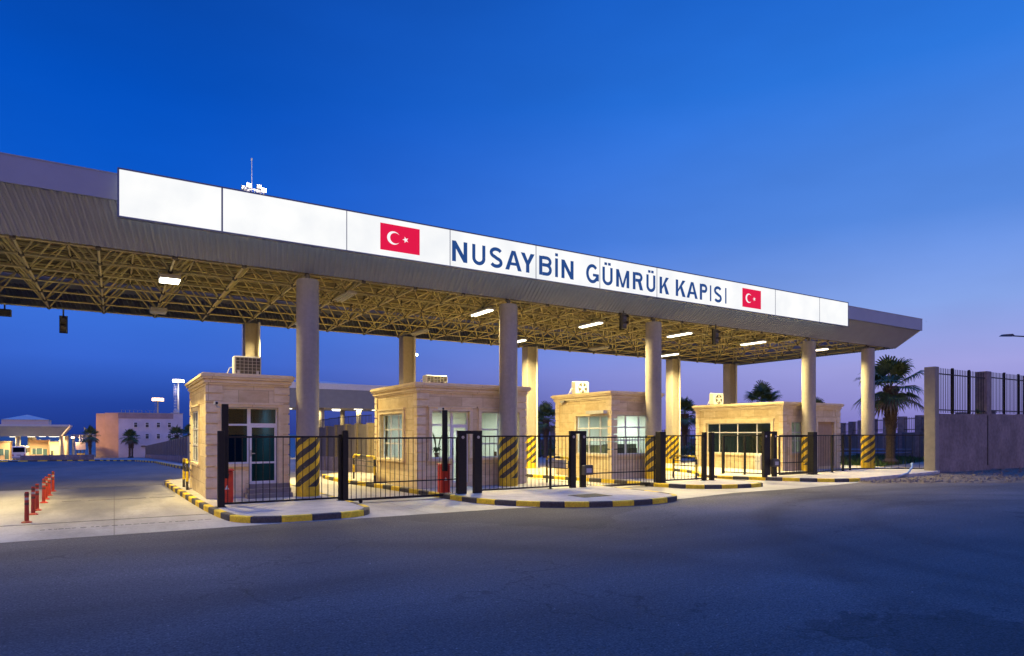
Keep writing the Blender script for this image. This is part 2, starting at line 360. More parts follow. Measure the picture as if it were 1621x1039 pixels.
# ================================================================ mesh helpers
class MB:
    def __init__(s): s.v = []; s.f = []; s.m = []
    def add(s, vs, fs, mi=0):
        b = len(s.v); s.v += [tuple(q) for q in vs]; s.f += [tuple(i + b for i in f) for f in fs]; s.m += [mi] * len(fs); return s
    def box(s, x0, x1, y0, y1, z0, z1, mi=0):
        if x0 > x1: x0, x1 = x1, x0
        if y0 > y1: y0, y1 = y1, y0
        if z0 > z1: z0, z1 = z1, z0
        v = [(x0, y0, z0), (x1, y0, z0), (x1, y1, z0), (x0, y1, z0), (x0, y0, z1), (x1, y0, z1), (x1, y1, z1), (x0, y1, z1)]
        return s.add(v, [(0, 3, 2, 1), (4, 5, 6, 7), (0, 1, 5, 4), (1, 2, 6, 5), (2, 3, 7, 6), (3, 0, 4, 7)], mi)
    def bbox(s, x0, x1, y0, y1, z0, z1, b=.02, mi=0):      # box with chamfered vertical and top edges
        v = []; rings = [(z0, b, 0), (z1 - b, b, 0), (z1, b, b)]
        for z, c, ins in rings:
            X0, X1, Y0, Y1 = x0 + ins, x1 - ins, y0 + ins, y1 - ins
            v += [(X0 + c, Y0, z), (X1 - c, Y0, z), (X1, Y0 + c, z), (X1, Y1 - c, z), (X1 - c, Y1, z), (X0 + c, Y1, z), (X0, Y1 - c, z), (X0, Y0 + c, z)]
        f = [tuple(range(7, -1, -1)), tuple(range(16, 24))]
        for r in (0, 8):
            for i in range(8):
                j = (i + 1) % 8; f.append((r + i, r + j, r + 8 + j, r + 8 + i))
        return s.add(v, f, mi)
    def tube(s, pts, r, n=8, mi=0, cap=True, r2=None):
        pts = [Vector(p) for p in pts]; rings = []
        for i, p in enumerate(pts):
            d = (pts[min(i + 1, len(pts) - 1)] - pts[max(i - 1, 0)]).normalized()
            a = Vector((0, 0, 1)) if abs(d.z) < .9 else Vector((1, 0, 0))
            u = d.cross(a).normalized(); w = d.cross(u).normalized()
            rr = r if r2 is None else r + (r2 - r) * i / (len(pts) - 1)
            if isinstance(r, (list, tuple)): rr = r[i]
            rings.append([p + (u * math.cos(2 * math.pi * k / n) + w * math.sin(2 * math.pi * k / n)) * rr for k in range(n)])
        v = [q for ring in rings for q in ring]; f = []
        for i in range(len(pts) - 1):
            for k in range(n):
                k2 = (k + 1) % n; f.append((i * n + k, i * n + k2, (i + 1) * n + k2, (i + 1) * n + k))
        if cap: f += [tuple(range(n - 1, -1, -1)), tuple(range((len(pts) - 1) * n, len(pts) * n))]
        return s.add(v, f, mi)
    def lathe(s, prof, cx, cy, n=24, mi=0):
        v = []; f = []
        for r, z in prof:
            v += [(cx + r * math.cos(2 * math.pi * k / n), cy + r * math.sin(2 * math.pi * k / n), z) for k in range(n)]
        for i in range(len(prof) - 1):
            for k in range(n):
                k2 = (k + 1) % n; f.append((i * n + k, i * n + k2, (i + 1) * n + k2, (i + 1) * n + k))
        f += [tuple(range(n - 1, -1, -1)), tuple(range((len(prof) - 1) * n, len(prof) * n))]
        return s.add(v, f, mi)
    def prism(s, poly, z0, z1, mi=0):
        n = len(poly)
        v = [(x, y, z0) for x, y in poly] + [(x, y, z1) for x, y in poly]
        f = [tuple(range(n - 1, -1, -1)), tuple(range(n, 2 * n))] + [(i, (i + 1) % n, n + (i + 1) % n, n + i) for i in range(n)]
        return s.add(v, f, mi)
    def build(s, name, mats, parent=None, smooth=False, origin=None):
        off = Vector(origin) if origin is not None else (ROOT.get(parent.name, Vector((0, 0, 0))) if parent else Vector((0, 0, 0)))
        me = bpy.data.meshes.new(name)
        me.from_pydata([tuple(Vector(q) - off) for q in s.v], [], s.f)
        if not isinstance(mats, (list, tuple)): mats = [mats]
        for m in mats: me.materials.append(m)
        for p, mi in zip(me.polygons, s.m):
            p.material_index = mi; p.use_smooth = smooth
        bm = bmesh.new(); bm.from_mesh(me); bmesh.ops.recalc_face_normals(bm, faces=bm.faces)
        bm.to_mesh(me); bm.free()
        if smooth: me.set_sharp_from_angle(angle=R(38))
        o = bpy.data.objects.new(name, me); COL.objects.link(o)
        if parent:
            o.parent = parent; o.location = off - ROOT.get(parent.name, Vector((0, 0, 0)))
        else: o.location = off
        ROOT[o.name] = off
        return o
ROOT = {}
def tag(o, label, cat, group=None):
    o['label'] = label; o['category'] = cat
    if group: o['group'] = group
    return o
def thing(name, loc, label, cat, group=None):
    o = bpy.data.objects.new(name, None); COL.objects.link(o); o.location = loc; o.empty_display_size = .3
    ROOT[o.name] = Vector(loc); return tag(o, label, cat, group)
def struct(o, kind='structure'): o['kind'] = kind; return o
def copy_tree(o, loc, label, rz=None):
    c = o.copy(); COL.objects.link(c); c.location = loc; c['label'] = label
    if rz is not None: c.rotation_euler = (0, 0, rz)
    def rec(a, b):
        for ch in list(a.children):
            d = ch.copy()
            if ch.type == 'LIGHT': pass
            COL.objects.link(d); d.parent = b; rec(ch, d)
    rec(o, c); return c
def area(name, loc, sx, sy, power, col, parent=None, spread=146, rot=(0, 0, 0)):
    ld = bpy.data.lights.new(name, 'AREA'); ld.shape = 'RECTANGLE'; ld.size = sx; ld.size_y = sy; ld.energy = power; ld.color = col; ld.spread = R(spread)
    o = bpy.data.objects.new(name, ld); COL.objects.link(o)
    o.rotation_euler = rot
    if parent: o.parent = parent; o.location = Vector(loc) - ROOT[parent.name]
    else: o.location = loc
    return o
def point(name, loc, power, col, parent, rad=.3):
    ld = bpy.data.lights.new(name, 'POINT'); ld.energy = power; ld.color = col; ld.shadow_soft_size = rad
    o = bpy.data.objects.new(name, ld); COL.objects.link(o); o.parent = parent; o.location = Vector(loc) - ROOT[parent.name]; return o

SLOPE = .026
def gz(y): return -SLOPE * max(0.0, min(y - 36, 150.0))
def chaikin(p, it=2, closed=True):
    for _ in range(it):
        q = []
        for i in range(len(p)):
            a = p[i]; b = p[(i + 1) % len(p)]
            q += [(a[0] * .75 + b[0] * .25, a[1] * .75 + b[1] * .25), (a[0] * .25 + b[0] * .75, a[1] * .25 + b[1] * .75)]
        p = q
    return p
def offset(p, d):           # inward offset of a CCW polygon
    q = []; n = len(p)
    for i in range(n):
        a = Vector(p[i - 1]); b = Vector(p[i]); c = Vector(p[(i + 1) % n])
        t1 = (b - a).normalized(); t2 = (c - b).normalized()
        n1 = Vector((-t1.y, t1.x)); n2 = Vector((-t2.y, t2.x)); m = (n1 + n2)
        m = m.normalized() if m.length > 1e-6 else n1
        q.append(tuple(b + m * (d / max(.5, m.dot(n1)))))
    return q

# ================================================================ ground, roads, pavements
g = MB()
ys = [-900, -40, 36, 186, 400, 1200, 3500]; xs = [-2500, -300, -60, 0, 60, 300, 2500]
for y in ys:
    for x in xs: g.v.append((x, y, gz(y) - .012))
for j in range(len(ys) - 1):
    for i in range(len(xs) - 1):
        a = j * len(xs) + i; g.f.append((a, a + 1, a + 1 + len(xs), a + len(xs))); g.m.append(0)
struct(g.build('ground', M_SAND))
def sheet(name, polys, m, dz):
    b = MB()
    for p in polys: b.add([(x, y, gz(y) + dz) for x, y in p], [tuple(range(len(p)))])
    return struct(b.build(name, m))
apron_edge = [(-60, 16.05), (-10, 16.1), (3, 15.98), (6.0, 15.85), (9.6, 15.75), (13, 15.2), (16, 15.1), (19, 15.6), (22, 15.55), (25.5, 15.75), (28.6, 16.1)]
sheet('asphalt_road', [[(-150, -45), (150, -45), (150, 14.6), (70, 14.9), (46, 15.3), (37, 15.5), (31, 16.1), (28.6, 16.1)] + apron_edge[-2::-1] + [(-150, 16.05)]], ASPH, 0.0)
sheet('concrete_apron', [apron_edge + [(28.6, 33), (-1.9, 33), (-60, 33)]], APRON, 0.004)
inner_flat = [(-120, 30.4), (1.75, 30.4), (1.75, 31.2), (2.6, 32.3), (5.9, 32.3), (10.5, 32.3), (10.5, 36), (-120, 36)]
M_ASPH2 = mat('dark inner asphalt', (.085, .08, .08), .7, var=.3, scale=.6, bump=.4, bscale=60, fine=(30, .3), stretch=(1, .3, 1))
sheet('inner_road', [inner_flat, [(-120, 36), (4.6, 36), (4.2, 51), (4.1, 86), (2.6, 106), (-1.8, 120), (-8, 130), (-20, 134), (-120, 134)]], M_ASPH2, 0.009)
sheet('paved_yard', [[(4.6, 36), (6.2, 36), (6.2, 160), (-20, 160), (-20, 134), (-8, 130), (-1.8, 120), (2.6, 106), (4.1, 86), (4.2, 51)]], mat('pale yard paving', (.33, .28, .25), .85, var=.15, scale=.5, fine=(8, .1)), 0.012)
sheet('dirt_verge', [[(28.6, 16.6), (28.2, 16.2), (27.2, 15.9), (27.5, 15.2), (28.5, 14.9), (29.3, 14.2), (30.6, 13.8), (31.6, 12.9), (33.4, 12.2), (35.2, 11.0), (37.5, 10.6), (40, 9.2), (45, 8), (52, 6.2), (110, 2), (110, 17.6), (40, 17.6), (36.8, 17.2)]], M_DIRT, 0.006)
sheet('lawn_soil', [[(39.4, 22.2), (60, 27), (66, 36), (33, 36), (33, 27.4), (38.6, 27.4)]], mat('lawn soil', (.05, .06, .025), .95, var=.3, scale=4), 0.010)

def island(outline, segs=.72, paint=None, it=2, name_p='pavement', phase=0):
    P = chaikin(outline, it)
    ins = offset(P, .16)
    pv = MB(); pv.add([(x, y, .15) for x, y in ins], [tuple(range(len(ins)))])
    struct(pv.build(name_p, M_PAVE))
    # resample outline by arc length
    n = len(P); cum = [0]
    for i in range(n): cum.append(cum[-1] + (Vector(P[(i + 1) % n]) - Vector(P[i])).length)
    k = MB(); prof = [(0, 0.0), (.0, .135), (.018, .158), (.16, .158), (.16, .10)]
    def atl(s):
        s = s % cum[-1]
        for i in range(n):
            if cum[i + 1] >= s:
                t = (s - cum[i]) / max(1e-6, cum[i + 1] - cum[i]); j = (i + 1) % n
                return (Vector(P[i]).lerp(Vector(P[j]), t), Vector(ins[i]).lerp(Vector(ins[j]), t))
        return Vector(P[0]), Vector(ins[0])
    tot = cum[-1]; ns = max(2, int(round(tot / segs))); ns += ns % 2; sl = tot / ns; sub = 3
    for q in range(ns):
        for u in range(sub):
            gap0 = .006 if u == 0 else 0; gap1 = .006 if u == sub - 1 else 0
            s0 = q * sl + u * sl / sub + gap0 + phase; s1 = q * sl + (u + 1) * sl / sub - gap1 + phase
            a, ai = atl(s0); b, bi = atl(s1)
            vs = []
            for (o, oi) in ((a, ai), (b, bi)):
                for d, z in prof:
                    c = o.lerp(oi, d / .16); vs.append((c.x, c.y, z))
            m5 = len(prof); fs = [(i, i + 1, m5 + i + 1, m5 + i) for i in range(m5 - 1)] + [tuple(range(m5 - 1, -1, -1)), tuple(range(m5, 2 * m5))]
            painted = True if paint is None else paint(a.x, a.y)
            k.add(vs, fs, (q % 2) if painted else 2)
    struct(k.build('kerb', [M_KY, M_KB, M_PAVE]))
# outlines are CCW (seen from above)
island([(2.30, 17.3), (2.55, 16.5), (3.3, 16.1), (4.4, 16.05), (5.3, 16.1), (5.85, 16.6), (6.0, 17.5), (5.95, 20), (5.95, 31), (5.2, 32.2), (2.6, 32.2), (1.75, 31.2), (1.8, 29), (1.95, 24), (2.1, 20)])
island([(9.25, 19.3), (9.3, 18.1), (9.6, 16.9), (10.2, 15.9), (11.2, 15.05), (12.6, 14.45), (14.2, 14.35), (15.5, 14.75), (15.9, 15.8), (15.9, 18), (15.9, 24), (15.8, 31.5), (15, 32.6), (9.4, 32.6), (8.4, 31.6), (8.4, 27), (8.8, 24.6), (9.1, 21)])
island([(18.45, 19.6), (18.6, 18.3), (19.2, 17.3), (20.6, 16.75), (22.1, 16.65), (22.7, 17.2), (22.8, 18.6), (22.8, 24), (22.8, 31), (22, 32.3), (18, 32.3), (17.1, 31), (17.1, 27), (17.6, 24.2), (18.2, 21.5)])
island([(24.0, 21.3), (24.6, 20.0), (25.3, 18.8), (26.1, 17.5), (26.9, 16.55), (28.4, 16.2), (31, 16.6), (36, 16.9), (37.2, 17.2), (39, 17.9), (39.3, 21.5), (39.2, 27), (39.2, 30.8), (38, 31.8), (29, 31.8), (27.3, 31), (27.1, 26), (26, 23.6), (24.6, 22.4)], paint=lambda x, y: not (x > 28.3 and y < 19))
# track slots and joints in the lane concrete
sl = MB()
sl.box(-40, 2.2, 18.81, 18.87, .004, .0085)
for a, b in ((6.0, 9.3), (15.9, 18.5)): sl.box(a, b, 19.28, 19.36, .004, .0085)
x = -1.4
while x < 2.0:
    w = random.uniform(.05, .16); sl.box(x, x + w, 17.62 + random.uniform(-.012, .012), 17.66, .004, .0082); x += w + random.uniform(.02, .09)
for a, b in ((-1.4, -.9), (-.7, .25), (.25, .9), (1.0, 1.75)):
    sl.box(a, b, 24.62, 24.70, .004, .0080)
struct(sl.build('track_channel', M_GRATE))
kb = MB()   # far kerb in the yard
far = [(4.3, 44), (4.2, 51), (4.1, 68), (4.1, 86), (2.6, 106), (-1.8, 120), (-8, 130), (-20, 134)]
q = 0
for a, b in zip(far[:-1], far[1:]):
    A = Vector(a); B = Vector(b); n = max(1, int((B - A).length / 1.4))
    for i in range(n):
        p0 = A.lerp(B, i / n); p1 = A.lerp(B, (i + 1) / n); d = (p1 - p0).normalized(); nn = Vector((-d.y, d.x)) * .1
        pts = [p0 + nn, p1 + nn, p1 - nn, p0 - nn]
        vs = [(p.x, p.y, gz(p.y)) for p in pts] + [(p.x, p.y, gz(p.y) + .2) for p in pts]
        kb.add(vs, [(4, 5, 6, 7), (0, 1, 5, 4), (1, 2, 6, 5), (2, 3, 7, 6), (3, 0, 4, 7)], q % 2); q += 1
struct(kb.build('kerb', [M_KY, M_KB]))

# grass blades on the lawn
gr = MB()
for i in range(5200):
    x = random.uniform(38.5, 61); y = random.uniform(22.5, 35.5)
    if x < 40 and y < 27.6: continue
    if y < 22.2 + (x - 39.4) * .235: continue
    a = random.uniform(0, 6.28); h = random.uniform(.12, .34); w = .05
    dx, dy = math.cos(a) * w, math.sin(a) * w; lx, ly = random.uniform(-.12, .12), random.uniform(-.12, .12)
    gr.add([(x - dx, y - dy, 0), (x + dx, y + dy, 0), (x + lx, y + ly, h)], [(0, 1, 2)])
struct(gr.build('grass', M_GRASS), 'stuff')
# stones scattered on the verge
st = MB()
def stone(b, x, y, r, z=0.0):
    vs = []
    for k in range(6):
        a = k * 1.047 + random.uniform(-.3, .3); vs.append((x + math.cos(a) * r * random.uniform(.7, 1.2), y + math.sin(a) * r * random.uniform(.7, 1.2), z))
    vs += [((p[0] - x) * .6 + x, (p[1] - y) * .6 + y, z + r * random.uniform(.5, .9)) for p in vs[:6]]
    b.add(vs, [(i, (i + 1) % 6, 6 + (i + 1) % 6, 6 + i) for i in range(6)] + [tuple(range(6, 12))])
for i in range(1500):
    x = 28 + 24 * random.random() ** 1.4; y = random.uniform(max(8.6, 16.1 - (x - 27.3) * .60), 17.2 if x > 31 else 16.2)
    if x < 36.5 and y > 16.35: continue
    stone(st, x, y, random.choice([.02, .02, .03, .03, .04, .05, .07, .10]), .004)
struct(st.build('gravel', mat('pale stone', (.15, .125, .10), .9, var=.3, scale=5)), 'stuff')
st = MB()
for i in range(260):
    x = random.uniform(-8, 30); y = random.uniform(1.5, 15.4); stone(st, x, y, random.choice([.006, .008, .012, .016]), 0)
struct(st.build('loose_grit', mat('grit', (.2, .19, .18), .9, var=.4, scale=9)), 'stuff')

# ================================================================ canopy
MOD = 1.885; X0C = 5.28; YF = 21.04; YB = YF + 6 * MOD; ZB = 7.28; ZT = 8.42
KL, KR = -13, 18
XL, XR = X0C + KL * MOD - .6, 40.2
can = thing('gate_canopy', (X0C, YF, 0), 'long grey flat canopy on concrete columns with yellow lit space frame underneath', 'canopy')
b = MB()   # roof deck: trapezoidal sheet
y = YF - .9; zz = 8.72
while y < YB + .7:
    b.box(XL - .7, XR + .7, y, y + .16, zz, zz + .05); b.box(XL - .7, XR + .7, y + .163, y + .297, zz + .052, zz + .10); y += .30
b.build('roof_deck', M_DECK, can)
def corr(p0, p1, q0, q1, pitch, amp, thick_dir):
    """corrugated sheet between bottom edge p0-p1 and top edge q0-q1"""
    p0, p1, q0, q1 = map(Vector, (p0, p1, q0, q1)); n = int((p1 - p0).length / pitch); td = Vector(thick_dir).normalized() * amp
    vs = []; fs = []
    st_ = [(0, 0), (.30, 0), (.42, 1), (.88, 1)]
    ts = []
    for i in range(n):
        for t, o in st_: ts.append(((i + t) / n, o))
    ts.append((1, 0))
    for t, o in ts:
        vs += [p0.lerp(p1, t) + td * o, q0.lerp(q1, t) + td * o]
    for i in range(len(ts) - 1): fs.append((2 * i, 2 * i + 2, 2 * i + 3, 2 * i + 1))
    return vs, fs
fas = MB(); S = .98
ZL = 7.27; ZM = 8.33; ZTOP = 8.99
def band(b, x0, y0, x1, y1, z0, z1): b.add([(x0, y0, z0), (x1, y1, z0), (x1, y1, z1), (x0, y0, z1)], [(0, 1, 2, 3)])
o = (XL - S, YF - .05 - S, XR + S, YB + .1 + S); i_ = (XL, YF - .05, XR, YB + .1)
vs, fs = corr((i_[0], i_[1], ZL), (i_[2], i_[1], ZL), (o[0], o[1], ZM), (o[2], o[1], ZM), .165, .03, (0, 1, .9)); fas.add(vs, fs)
vs, fs = corr((i_[2], i_[1], ZL), (i_[2], i_[3], ZL), (o[2], o[1], ZM), (o[2], o[3], ZM), .165, .03, (-1, 0, .9)); fas.add(vs, fs)
vs, fs = corr((i_[2], i_[3], ZL), (i_[0], i_[3], ZL), (o[2], o[3], ZM), (o[0], o[3], ZM), .165, .03, (0, -1, .9)); fas.add(vs, fs)
vs, fs = corr((i_[0], i_[3], ZL), (i_[0], i_[1], ZL), (o[0], o[3], ZM), (o[0], o[1], ZM), .165, .03, (1, 0, .9)); fas.add(vs, fs)
fas.build('corrugated_fascia', M_FASC, can)
bn = MB()
# upper flat band with thickness, plus coping
t = .05
bn.box(o[0], o[2], o[1] - t, o[1], ZM - .02, ZTOP); bn.box(o[2], o[2] + t, o[1] - t, o[3] + t, ZM - .02, ZTOP)
bn.box(o[0], o[2], o[3], o[3] + t, ZM - .02, ZTOP); bn.box(o[0] - t, o[0], o[1] - t, o[3] + t, ZM - .02, ZTOP)
bn.build('fascia_band', M_FASB, can)
cp = MB()
cp.box(o[0] - .03, o[2] + .058, o[1] - .06, o[1] + .1, ZTOP, ZTOP + .03)
cp.box(o[2] - .1, o[2] + .058, o[1] + .1, o[3] + .09, ZTOP, ZTOP + .03)
cp.box(o[0] - .03, o[2] - .1, o[3] - .1, o[3] + .09, ZTOP, ZTOP + .03)
# screw heads and drips along the fascia: tiny dark bolts
for k in range(60):
    xx = o[0] + .5 + k * 1.05; cp.box(xx, xx + .03, o[1] - t - .012, o[1] - t, ZTOP - .1, ZTOP - .07)
cp.build('roof_coping', M_FASB, can)
# space frame
bot = MB(); top = MB(); web = MB(); nod = MB(); near = []
def bx(k): return X0C + k * MOD
def by(j): return YF + .12 + j * (YB - YF - .24) / 6
for k in range(KL, KR + 1):
    for j in range(7):
        A = (bx(k), by(j), ZB)
        if k < KR: bot.tube([A, (bx(k + 1), by(j), ZB)], .034, 6, cap=False)
        if j < 6: bot.tube([A, (bx(k), by(j + 1), ZB)], .034, 6, cap=False)
        near.append(A) if (j < 4 and k >= -6) else nod.lathe([(.02, ZB - .085), (.075, ZB - .05), (.085, ZB), (.075, ZB + .05), (.02, ZB + .085)], A[0], A[1], 8)
for k in range(KL, KR):
    for j in range(6):
        T = (bx(k) + MOD / 2, (by(j) + by(j + 1)) / 2, ZT)
        if k < KR - 1: top.tube([T, (T[0] + MOD, T[1], ZT)], .034, 6, cap=False)
        if j < 5: top.tube([T, (T[0], (by(j + 1) + by(j + 2)) / 2, ZT)], .034, 6, cap=False)
        nod.lathe([(.02, ZT - .085), (.075, ZT - .05), (.085, ZT), (.075, ZT + .05), (.03, ZT + .085), (.03, 8.70)], T[0], T[1], 8)
        for dk in (0, 1):
            for dj in (0, 1):
                web.tube([(bx(k + dk), by(j + dj), ZB), T], .03, 6, cap=False)
# purlins under the deck
pur = MB()
for j in range(6):
    yy = (by(j) + by(j + 1)) / 2; pur.box(XL - .5, XR + .5, yy - .04, yy + .04, 8.62, 8.715)
sf = bot.build('space_frame', M_STEELW, can, smooth=True)
top.build('top_chords', M_STEELW, sf, smooth=True); web.build('web_struts', M_STEELW, sf, smooth=True)
struct(nod.build('ball_joints', M_NODE, sf, smooth=True), 'stuff')
jm = MB(); jm.lathe([(.02, -.085), (.075, -.05), (.085, 0), (.075, .05), (.02, .085)], 0, 0, 8); jo = None
for A in near:
    if jo is None: jo = jm.build('ball_joint', M_NODE, None, smooth=True, origin=(0, 0, 0)); c = jo
    else: c = jo.copy(); COL.objects.link(c)
    c.parent = sf; c.location = Vector(A) - ROOT[sf.name]

pur.build('purlins', M_STEELW, sf)
# columns
COLX = [X0C + k * MOD for k in (-8, 0, 4, 8, 14, 17)]
for x in COLX:
    c = MB()
    c.lathe([(.365, .10), (.365, 2.06), (.35, 2.061), (.35, 4.40), (.344, 4.405), (.344, 4.42), (.35, 4.425), (.35, 7.02), (.33, 7.06)], x, YF, 40)
    cc = c.build('round_column', M_COLC, can, smooth=True)
    h = MB(); h.lathe([(.369, .02), (.369, 2.058), (.366, 2.0585)], x, YF, 40)
    h.build('hazard_band', HAZ, cc, smooth=True, origin=(x, YF, .12))
    p = MB(); p.lathe([(.16, 7.055), (.16, 7.10), (.07, 7.11), (.07, 7.24)], x, YF, 12); p.build('bearing_pin', M_NODE, cc)
BY = 31.1
for k in (-8, 0, 4, 8, 14, 17):
    x = X0C + k * MOD + (.15 if k > 10 else 0)
    c = MB(); c.bbox(x - .31, x + .31, BY - .31, BY + .31, .1, 7.12, .02)
    cc = c.build('square_column', M_COLC, can)
    h = MB(); h.bbox(x - .315, x + .315, BY - .315, BY + .315, .05, 2.05, .02); h.build('hazard_band', HAZ, cc, origin=(x, BY, .12))
    p = MB(); p.tube([(x + .27, BY - .40, .2), (x + .27, BY - .40, 7.15)], .055, 10)
    for z in (1.2, 3.1, 5.2): p.lathe([(.065, z), (.065, z + .06)], x + .27, BY - .40, 10)
    p.build('downpipe', M_PIPE, cc, smooth=True)

# ================================================================ illuminated sign
SY = 19.62; SZ0, SZ1 = 7.80, 9.03
SX = [.1, 2.57, 6.11, 9.65, 13.14, 16.14, 19.18, 26.91, 30.44, 32.93]
sign = thing('illuminated_sign', (SX[0], SY, SZ0), 'long backlit white sign reading NUSAYBİN GÜMRÜK KAPISI along the canopy edge', 'sign')
M_SIGN = emis('backlit white panel', (1, 1, 1), 1.0)
_n = M_SIGN.node_tree.nodes; _l = M_SIGN.node_tree.links; _z = _n.new('ShaderNodeTexNoise'); _z.inputs['Scale'].default_value = .8; _z.inputs['Detail'].default_value = 5
_c = _n.new('ShaderNodeTexCoord'); _l.new(_c.outputs['Object'], _z.inputs['Vector']); _r = _n.new('ShaderNodeValToRGB')
_r.color_ramp.elements[0].position = .3; _r.color_ramp.elements[0].color = (.86, .88, .90, 1); _r.color_ramp.elements[1].position = .65; _r.color_ramp.elements[1].color = (1.0, 1.0, .985, 1)
_l.new(_z.outputs[0], _r.inputs[0]); _l.new(_r.outputs[0], _n['Principled BSDF'].inputs['Emission Color']); _n['Principled BSDF'].inputs['Emission Strength'].default_value = 1.02
M_LETT = emis('backlit dark blue letters', (.012, .062, .235), 1.0)
M_FRED = emis('backlit red', (.80, .004, .055), .95)
M_FWHT = emis('backlit flag white', (.97, .96, .97), 1.0)
for a, c in zip(SX[:-1], SX[1:]):
    b = MB(); b.box(a + .012, c - .012, SY, SY + .12, SZ0 + .012, SZ1 - .012); b.build('light_panel', M_SIGN, sign)
b = MB()
b.box(SX[0] - .03, SX[-1] + .03, SY - .015, SY + .13, SZ1 - .01, SZ1 + .03); b.box(SX[0] - .03, SX[-1] + .03, SY - .015, SY + .13, SZ0 - .03, SZ0 + .01)
b.box(SX[0] - .035, SX[0] + .01, SY - .012, SY + .127, SZ0 + .01, SZ1 - .01); b.box(SX[-1] - .01, SX[-1] + .035, SY - .012, SY + .127, SZ0 + .01, SZ1 - .01)
for xx in SX[1:-1]:
    w = .011 if xx > 3 else .022
    b.box(xx - w, xx + w, SY - .006, SY + .12, SZ0 + .01, SZ1 - .01)
b.build('sign_frame', M_BLUEFR, sign)
# lettering: block capitals drawn from strokes, one mesh per letter
def stroke(path, sw):
    P = [Vector(p) for p in path]; Lq = []; Rq = []
    for i, p in enumerate(P):
        t1 = (P[i] - P[i - 1]).normalized() if i else (P[1] - P[0]).normalized()
        t2 = (P[i + 1] - P[i]).normalized() if i < len(P) - 1 else t1
        t_ = (t1 + t2).normalized(); n = Vector((-t_.y, t_.x)); k = 1 / max(.6, n.dot(Vector((-t1.y, t1.x))))
        Lq.append(p + n * sw / 2 * k); Rq.append(p - n * sw / 2 * k)
    return [[Lq[i], Lq[i + 1], Rq[i + 1], Rq[i]] for i in range(len(P) - 1)]
def arc(cx, cy, rx, ry, a0, a1, n=14):
    return [(cx + rx * math.cos(R(a0 + (a1 - a0) * i / n)), cy + ry * math.sin(R(a0 + (a1 - a0) * i / n))) for i in range(n + 1)]
def glyph(ch, w, v, h):
    """quads of a capital, cap height 1, width w; v = vertical stroke width, h = horizontal stroke width"""
    q = []; bar = lambda x0, x1, y0, y1: q.append([(x0, y0), (x1, y0), (x1, y1), (x0, y1)])
    if ch == 'N':
        bar(0, v, 0, 1); bar(w - v, w, 0, 1); q.append([(v, 1), (v, 1 - 1.5 * v / w), (w - v, 0), (w - v, 1.5 * v / w)])
    elif ch == 'M':
        bar(0, v, 0, 1); bar(w - v, w, 0, 1); q.append([(v * .98, 1), (v * .98, .62), (w / 2 - v * .42, 0), (w / 2, .0 + .22)]); q.append([(w - v * .98, 1), (w - v * .98, .62), (w / 2 + v * .42, 0), (w / 2, .22)]); q.append([(w / 2 - v * .42, 0), (w / 2 + v * .42, 0), (w / 2, .22)])
    elif ch == 'A':
        q.append([(0, 0), (v * 1.12, 0), (w / 2 + v * .1, .86), (w / 2 + v * .0, 1), (w / 2 - v * .56, 1)]); q.append([(w, 0), (w - v * 1.12, 0), (w / 2 - v * .1, .86), (w / 2, 1), (w / 2 + v * .56, 1)]); bar(w * .24, w * .76, .25, .25 + h)
    elif ch == 'Y':
        bar(w / 2 - v / 2, w / 2 + v / 2, 0, .46); q.append([(0, 1), (v * 1.2, 1), (w / 2 + v * .5, .42), (w / 2 - v * .5, .42)]); q.append([(w, 1), (w - v * 1.2, 1), (w / 2 - v * .5, .42), (w / 2 + v * .5, .42)])
    elif ch == 'K':
        bar(0, v, 0, 1); q.append([(v, .44), (v, .27), (w, 1), (w - v * 1.25, 1)]); q.append([(w * .40, .60), (w * .58, .76), (w + .02, 0), (w - v * 1.25, 0)])
    elif ch in 'Iİ': bar(0, w, 0, 1)
    elif ch in 'UÜ':
        q += stroke([(v / 2, 1), (v / 2, .5)] + arc(w / 2, .34, w / 2 - v / 2, .34 - h / 2, 180, 360) + [(w - v / 2, .5), (w - v / 2, 1)], (v + h) / 2)
    elif ch == 'S':
        p = arc(w / 2, .735, w / 2 - v / 2, .265 - h / 2 + .01, 25, 250, 12) + arc(w / 2, .27, w / 2 - v / 2, .27 - h / 2, 75, -155, 14); q += stroke(p, (v + h) / 2)
    elif ch == 'G':
        q += stroke(arc(w / 2, .5, w / 2 - v / 2, .515 - h / 2, 42, 330, 26), (v + h) / 2); bar(w * .54, w, .36, .36 + h); bar(w - v, w, .12, .36)
    elif ch in 'BPR':
        bar(0, v, 0, 1); lo = .47
        q += stroke([(v, 1 - h / 2), (w * .55, 1 - h / 2)] + arc(w * .58, (1 + lo) / 2, w * .40 - v / 2, (1 - lo) / 2 - h / 2, 85, -85, 10) + [(w * .55, lo + h / 2), (v, lo + h / 2)], (v + h) / 2)
        if ch == 'B': q += stroke([(v, lo + h / 2), (w * .55, lo + h / 2)] + arc(w * .58, (lo + h) / 2, w * .42 - v / 2, (lo + h) / 2 - h / 2, 85, -85, 10) + [(w * .55, h / 2), (v, h / 2)], (v + h) / 2)
        if ch == 'R': q.append([(w * .48, lo + .02), (w * .48 + v * 1.2, lo + .02), (w + .01, 0), (w - v * 1.2, 0)])
    if ch == 'İ': bar(0, w, 1.11, 1.11 + .16)
    if ch == 'Ü': bar(w * .2, w * .2 + v * .95, 1.11, 1.26); bar(w * .8 - v * .95, w * .8, 1.11, 1.26)
    return q
